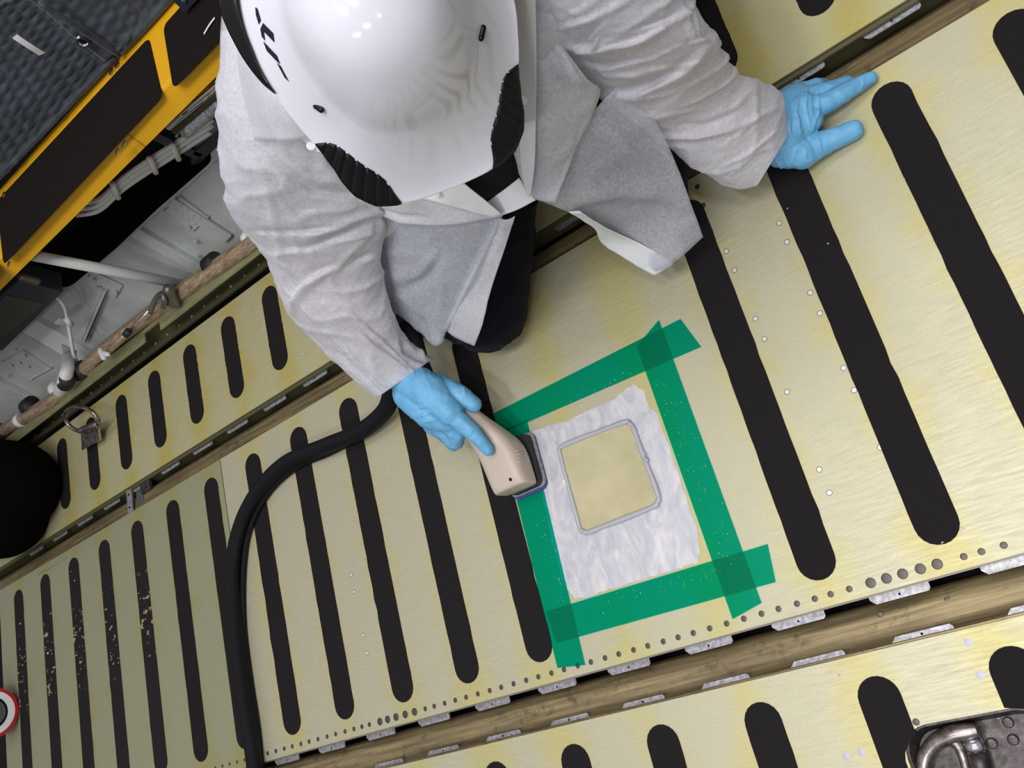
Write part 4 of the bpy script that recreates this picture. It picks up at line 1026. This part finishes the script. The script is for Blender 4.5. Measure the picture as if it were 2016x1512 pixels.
# back of the coat: wraps the shoulders and hips, open at the front
ax = (SHL - SHR).normalized(); dn = (HIP - NK); 
vs_, fs = [], []; NU, NV = 48, 30
for i in range(NV + 1):
    v = i / NV; c_ = NK.lerp(HIP + dn.normalized() * .10, v); wd = .205 + .03 * v; dp = .115 + .05 * v
    dnn = dn.normalized(); bk = ax.cross(dnn).normalized()
    if bk.y < 0 and bk.z < 0: bk = -bk
    if bk.dot(Vector((0, .6, .8))) < 0: bk = -bk
    for j in range(NU + 1):
        a = math.radians(-35 + 250 * j / NU)
        p = c_ + ax * (wd * math.cos(a)) + bk * (dp * math.sin(a)); n_ = (p - c_).normalized()
        vs_.append(p + n_ * rumple(p, .008, 11, seed=9))
fs = [(i * (NU + 1) + j, i * (NU + 1) + j + 1, (i + 1) * (NU + 1) + j + 1, (i + 1) * (NU + 1) + j) for i in range(NV) for j in range(NU)]
coat = mesh('coat', vs_, fs, CL, man, True); md = coat.modifiers.new('t', 'SOLIDIFY'); md.thickness = 0.0009

loft('sleeve', [((440, 60), (650, 20), .575), ((437, 190), (690, 190), .53), ((446, 330), (735, 330), .47), ((458, 418), (752, 430), .41), ((518, 488), (747, 500), .36), ((543, 550), (752, 560), .31), ((572, 615), (770, 622), .265), ((645, 692), (803, 668), .20), ((691, 741), (830, 690), .16), ((744, 782), (853, 706), .125)], CL, coat, 18, 130, .8,
     [([(490, 290), (530, 370), (545, 450), (560, 520), (615, 570)], 7, .006), ([(548, 482), (600, 490), (680, 460), (742, 425)], 10, -.008),
      ([(600, 470), (680, 440), (748, 415)], 8, .010), ([(560, 640), (600, 570), (650, 530), (738, 505)], 9, .013), ([(620, 535), (690, 520), (735, 498)], 10, -.012),
      ([(545, 330), (620, 375), (700, 385), (725, 370)], 9, -.010), ([(540, 300), (610, 350), (690, 365)], 7, .006), ([(600, 610), (660, 670), (720, 720), (780, 770)], 6, .006), ([(640, 600), (720, 670), (800, 730), (830, 740)], 6, .006),
      ([(480, 455), (560, 455), (640, 450), (720, 430)], 6, -.006), ([(575, 460), (590, 500), (625, 540)], 6, .005), ([(500, 300), (560, 400), (600, 450)], 6, .005), ([(620, 660), (690, 720), (750, 772)], 7, -.005),
      ([(722, 380), (745, 440), (740, 470)], 9, .010), ([(508, 402), (530, 440), (541, 455)], 3.2, 0.0040), ([(521, 435), (519, 475)], 3, 0.0040), ([(580, 513), (613, 560)], 3.2, 0.0048), ([(560, 500), (575, 540), (590, 580)], 3.2, 0.0048), ([(610, 480), (624, 519)], 3, 0.0040), ([(674, 602), (715, 640), (758, 680), (827, 744)], 3.2, 0.0048), ([(597, 600), (640, 640), (688, 686), (730, 741), (758, 775)], 3.2, 0.0048), ([(638, 663), (674, 727)], 3, 0.0040), ([(541, 462), (636, 456), (719, 428)], 3.5, -.003), ([(470, 300), (480, 350), (500, 395)], 3.2, 0.0040), ([(540, 290), (600, 330), (690, 352)], 3.2, 0.0040), ([(565, 300), (640, 345), (715, 372)], 3.2, -.0025), ([(700, 640), (740, 690), (790, 735)], 3, 0.0032), ([(770, 600), (790, 650), (830, 700)], 4, -.003), ([(650, 480), (700, 470), (735, 455)], 3.5, 0.0048), ([(600, 420), (660, 418), (715, 400)], 3.5, 0.0040), ([(790, 650), (800, 690), (845, 712)], 10, -.010)], .0055, 13, (1, 1, 1.5), 2)
loft('sleeve', [((985, -230), (1250, -270), .53), ((1010, -150), (1298, -170), .52), ((1035, -70), (1330, -70), .50), ((1076, 50), (1360, 8), .44), ((1110, 105), (1402, 72), .38), ((1178, 178), (1424, 118), .31), ((1250, 240), (1452, 150), .24), ((1312, 280), (1492, 162), .18), ((1395, 341), (1530, 195), .12), ((1455, 364), (1543, 245), .085), ((1492, 364), (1548, 272), .072)], CL, coat, 18, 130, .8,
     [([(1080, 66), (1130, 95), (1180, 105), (1250, 90), (1300, 60)], 10, .012), ([(1100, 60), (1170, 40), (1240, 0)], 9, .007), ([(1110, 105), (1180, 130), (1250, 118)], 8, -.010),
      ([(1180, 190), (1260, 190), (1340, 150), (1400, 72)], 9, .010), ([(1190, 180), (1280, 165), (1350, 120)], 10, -.009), ([(1300, 268), (1380, 268), (1460, 250), (1530, 215)], 8, .008), ([(1320, 250), (1390, 245), (1450, 220)], 9, -.008),
      ([(1120, 95), (1200, 150), (1260, 150), (1330, 130)], 7, .005), ([(1360, 20), (1370, 80), (1400, 75)], 6, .005), ([(1230, 210), (1300, 230), (1380, 215)], 7, .005), ([(1420, 330), (1480, 300), (1530, 260)], 6, .005), ([(1200, 20), (1150, 70), (1140, 100)], 8, -.006), ([(1398, 78), (1385, 110), (1370, 135), (1340, 160), (1290, 172)], 3.2, 0.0048), ([(1180, 195), (1240, 197), (1310, 188), (1345, 172)], 3.2, 0.0048), ([(1110, 106), (1150, 106), (1220, 92), (1270, 82)], 3.2, 0.0048), ([(1300, 268), (1370, 266), (1440, 258)], 3, 0.0048), ([(1150, 130), (1210, 148), (1230, 165)], 3, -.003), ([(1340, 0), (1352, 40), (1362, 85), (1385, 82)], 3.2, 0.0048), ([(1090, 40), (1150, 20), (1190, -10)], 3.2, 0.0048), ([(1420, 290), (1460, 262), (1490, 235)], 3.2, 0.0040), ([(1440, 345), (1490, 300), (1530, 290)], 3, 0.0040), ([(1240, 60), (1300, 40), (1340, 20)], 4, -.003), ([(1215, 130), (1280, 120), (1335, 90)], 3.5, 0.0040)], .0050, 13, (1, 1, 1.5), 5)
blob('shoulder_yoke', [(NK, .078, SHR, .074), (NK, .078, SHL, .072), (NK, .085, NK.lerp(HIP, .35) + Vector((0, .05, .05)), .11)], 0.007, CL, coat, 6)
# shoulder yoke lying over the right sleeve
sheet('yoke_flap', [[(438, 20, .585), (500, 20, .64), (560, 20, .65), (640, 40, .64)], [(433, 110, .565), (490, 120, .62), (560, 130, .63), (640, 150, .62)], [(444, 190, .555), (500, 205, .60), (560, 215, .615), (640, 220, .60)], [(476, 274, .545), (525, 276, .575), (575, 276, .585), (632, 262, .58)]], CL, coat, 7, .0009,
      [([(470, 60), (468, 120), (472, 200), (480, 270)], 5, .004), ([(480, 130), (560, 150), (620, 180)], 12, .004)], .002, 16, (1, 1, 1), 3)
# right front (picture left): chest flap, skirt, folded front edge
sheet('front_panel', [[(650, 250, .47), (720, 270, .47), (800, 290, .46), (880, 290, .45)], [(690, 330, .43), (760, 350, .43), (830, 348, .42), (886, 338, .415)], [(715, 385, .39), (785, 402, .39), (860, 395, .385), (940, 388, .375)], [(726, 412, .365), (790, 438, .365), (880, 443, .36), (990, 425, .345)]], CL, coat, 8, .0009,
      [([(735, 408), (785, 425), (850, 432)], 6, -.005), ([(800, 380), (840, 410), (850, 435)], 5, .003)], .0025, 18, (1, 1, 1), 7)
sheet('front_panel', [[(724, 396, .345), (790, 426, .35), (860, 438, .35), (930, 434, .345), (990, 422, .335)], [(742, 470, .30), (800, 485, .305), (858, 495, .305), (912, 495, .30), (960, 488, .29)], [(752, 545, .245), (800, 553, .25), (845, 560, .25), (890, 560, .245), (928, 556, .24)], [(764, 602, .19), (803, 612, .19), (840, 618, .19), (872, 618, .19), (902, 610, .19)], [(812, 640, .15), (832, 660, .14), (851, 679, .135), (866, 677, .137), (878, 652, .145)]], M_CLOTHT, coat, 8, .0009,
      [([(760, 565), (800, 572), (840, 550), (868, 505)], 10, -.010), ([(770, 545), (820, 540), (860, 500)], 8, .006), ([(985, 425), (940, 520), (880, 645)], 7, .006), ([(830, 625), (835, 655)], 9, -.006), ([(745, 440), (757, 520), (770, 590)], 9, -.008)], .003, 14, (1, 1, 1), 11)
sheet('placket', [[(980, 428, .332), (998, 432, .332), (1014, 425, .332)], [(950, 495, .283), (972, 500, .283), (992, 495, .283)], [(916, 560, .233), (945, 570, .228), (966, 572, .228)], [(890, 615, .188), (922, 632, .180), (950, 640, .178)], [(874, 646, .145), (905, 667, .137), (934, 681, .132)]], CL, coat, 7, .0009, None, .002, 18, (1, 1, 1), 12)
sheet('placket', [[(770, 345, .44), (765, 362, .435), (762, 376, .43)], [(822, 338, .435), (812, 362, .43), (806, 384, .425)], [(882, 340, .425), (868, 370, .42), (856, 398, .412)], [(936, 380, .395), (922, 396, .39), (908, 412, .385)], [(988, 423, .36), (982, 426, .358), (975, 429, .356)]], CLW, coat, 7, .0015, None, .001, 20, (1, 1, 1), 13)
# left front (picture right): placket band, chest flap, skirt
sheet('front_panel', [[(975, -40, .55), (1040, -40, .55), (1125, -30, .53)], [(980, 60, .50), (1040, 60, .50), (1098, 64, .48)], [(990, 150, .46), (1060, 150, .465), (1152, 150, .43)], [(1000, 240, .42), (1075, 240, .425), (1182, 184, .385)], [(1018, 320, .38), (1080, 320, .38), (1142, 272, .365)], [(1040, 388, .345), (1062, 393, .342), (1093, 398, .338)]], CL, coat, 8, .0009,
      [([(1085, 70), (1120, 130), (1145, 195)], 9, .009), ([(1060, 90), (1090, 150), (1140, 200)], 9, -.007), ([(1140, 270), (1100, 310), (1056, 345)], 5, .004), ([(1180, 180), (1150, 260), (1100, 395)], 4, .003)], .0025, 15, (1, 1, 1), 15)
sheet('placket', [[(996, -40, .565), (1024, -40, .567), (1053, -40, .565)], [(1003, 90, .505), (1030, 90, .507), (1055, 90, .505)], [(1014, 195, .455), (1034, 195, .457), (1055, 195, .455)], [(1025, 315, .400), (1040, 315, .402), (1053, 315, .400)], [(1034, 372, .368), (1040, 374, .368), (1046, 374, .368)], [(1040, 386, .355), (1042, 387, .355), (1044, 386, .355)]], CLW, coat, 7, .0015, None, .0008, 20, (1, 1, 1), 16)
sheet('front_panel', [[(1048, 388, .325), (1100, 330, .345), (1150, 240, .365), (1215, 165, .36)], [(1122, 418, .27), (1165, 360, .29), (1220, 290, .30), (1288, 235, .285)], [(1168, 448, .20), (1215, 405, .215), (1272, 350, .22), (1334, 330, .20)], [(1190, 478, .14), (1255, 450, .15), (1312, 410, .15), (1362, 405, .13)], [(1285, 535, .07), (1316, 522, .075), (1348, 500, .075), (1384, 466, .07)]], M_CLOTHT, coat, 8, .0009,
      [([(1110, 395), (1150, 385), (1220, 370), (1290, 375), (1340, 400)], 22, .010), ([(1190, 240), (1230, 290), (1290, 310)], 18, .006)], .003, 11, (1, 1, 1), 19)
sheet('placket', [[(1120, 417, .275), (1128, 416, .277), (1140, 415, .280)], [(1170, 450, .203), (1178, 447, .206), (1190, 448, .209)], [(1186, 480, .143), (1212, 472, .146), (1236, 468, .149)], [(1238, 514, .103), (1262, 505, .106), (1285, 494, .109)], [(1290, 544, .066), (1308, 532, .068), (1327, 519, .070)]], CLW, coat, 7, .0012, None, .001, 18, (1, 1, 1), 20)
# the crossing fold under the shirt opening
sheet('facing', [[(955, 400, .362), (968, 412, .358), (986, 425, .352)], [(990, 375, .360), (1004, 392, .354), (1020, 412, .348)], [(1022, 350, .362), (1036, 372, .354), (1055, 394, .344)]], CLW, coat, 6, .0012, None, .0008, 20, (1, 1, 1), 22)
sheet('collar', [[(590, 275, .56), (606, 285, .56), (612, 296, .555)], [(600, 258, .575), (625, 275, .57), (655, 312, .555)], [(632, 255, .585), (660, 285, .575), (690, 340, .55)]], CLW, coat, 5, .0012, None, .0008, 20, (1, 1, 1), 23)
def snap(px, py, z):
    p = P(px, py, z); n_ = (CAM - p).normalized()
    place('snap', disc('snap', .0048, .0010, M_SNAP, 18), p, coat, n_)
snap(1030, 198, .459); snap(858, 381, .424); snap(612, 287, .565)

# ---- gloves
def fold_fn(creases, amp, fr, seed):
    def fn(me):
        me.update(); vv = [v.co.copy() for v in me.vertices]; nn_ = [v.normal.copy() for v in me.vertices]
        co = [tuple(v) for v in displace(vv, nn_, creases, amp, fr, (1, 1, 1), seed)]
        me.vertices.foreach_set('co', np.array(co).ravel())
    return fn
G = P
gl = [(G(1505, 275, .055), .030, G(1540, 262, .050), .031),
      (G(1535, 245, .050), .029, G(1580, 212, .040), .020), (G(1540, 272, .045), .028, G(1592, 235, .038), .018), (G(1545, 290, .040), .028, G(1578, 304, .030), .020),
      (G(1535, 225, .050), .026, G(1570, 190, .038), .017),
      (G(1595, 218, .034), .0145, G(1650, 190, .026), .0125), (G(1650, 190, .026), .0125, G(1714, 154, .009), .0085),
      (G(1580, 195, .034), .0140, G(1632, 178, .022), .0120), (G(1632, 178, .022), .0120, G(1668, 163, .004), .0095),
      (G(1565, 187, .032), .0135, G(1605, 172, .018), .0120), (G(1605, 172, .018), .0120, G(1622, 170, -.010), .0100),
      (G(1550, 190, .030), .0125, G(1572, 178, .012), .0110), (G(1572, 178, .012), .0110, G(1585, 176, -.012), .0090),
      (G(1576, 304, .028), .0190, G(1625, 280, .020), .0155), (G(1625, 280, .020), .0155, G(1681, 256, .013), .0120)]
blob('glove', gl, 0.0022, M_GLOVE, man, 4, fold_fn([([(1545, 310), (1560, 335)], 4, .002), ([(1575, 170), (1566, 220), (1575, 260)], 4, .0028), ([(1590, 165), (1585, 210), (1595, 250)], 3.5, .0026), ([(1610, 180), (1612, 215), (1600, 255)], 4, .0025), ([(1625, 190), (1650, 205)], 3.5, .002), ([(1540, 260), (1580, 280)], 3.5, -.002), ([(1618, 270), (1622, 300)], 3.5, -.002), ([(1560, 230), (1562, 260)], 3.5, -.002), ([(1525, 310), (1545, 335)], 3, 0.0032), ([(1655, 180), (1690, 165)], 3.5, .0015), ([(1600, 190), (1608, 240)], 3, -.002)], .0012, 60, 3))
gr = [(G(785, 728, .130), .029, G(812, 752, .130), .031), (G(812, 752, .130), .031, G(850, 775, .126), .030), (G(808, 775, .124), .029, G(850, 815, .116), .026), (G(850, 775, .126), .030, G(886, 812, .120), .021),
      (G(850, 815, .116), .026, G(880, 828, .110), .019),
      (G(893, 818, .116), .0150, G(930, 850, .1045), .0130), (G(930, 850, .1045), .0130, G(961, 886, .085), .0095),
      (G(878, 832, .108), .0150, G(900, 856, .092), .0130), (G(900, 856, .092), .0130, G(898, 872, .078), .0115),
      (G(866, 838, .105), .0150, G(884, 860, .088), .0130), (G(884, 860, .088), .0130, G(893, 876, .070), .011),
      (G(850, 836, .104), .0145, G(868, 850, .088), .0125), (G(868, 850, .088), .0125, G(880, 862, .072), .011),
      (G(858, 762, .112), .0230, G(905, 776, .104), .0155), (G(905, 776, .104), .0155, G(932, 797, .092), .0130)]
blob('glove', gr, 0.0022, M_GLOVE, man, 4, fold_fn([([(812, 805), (840, 800)], 3.5, .0018), ([(820, 820), (850, 812)], 3.5, .0018), ([(835, 830), (862, 826)], 3.5, .0018), ([(905, 840), (915, 828)], 3, .0016), ([(920, 858), (932, 846)], 3, .0016), ([(912, 760), (916, 780)], 3, .0016), ([(908, 850), (918, 842)], 3, -.0016), ([(940, 870), (950, 880)], 3, .0014), ([(875, 850), (890, 862)], 3, .0018)], .0009, 55, 8))
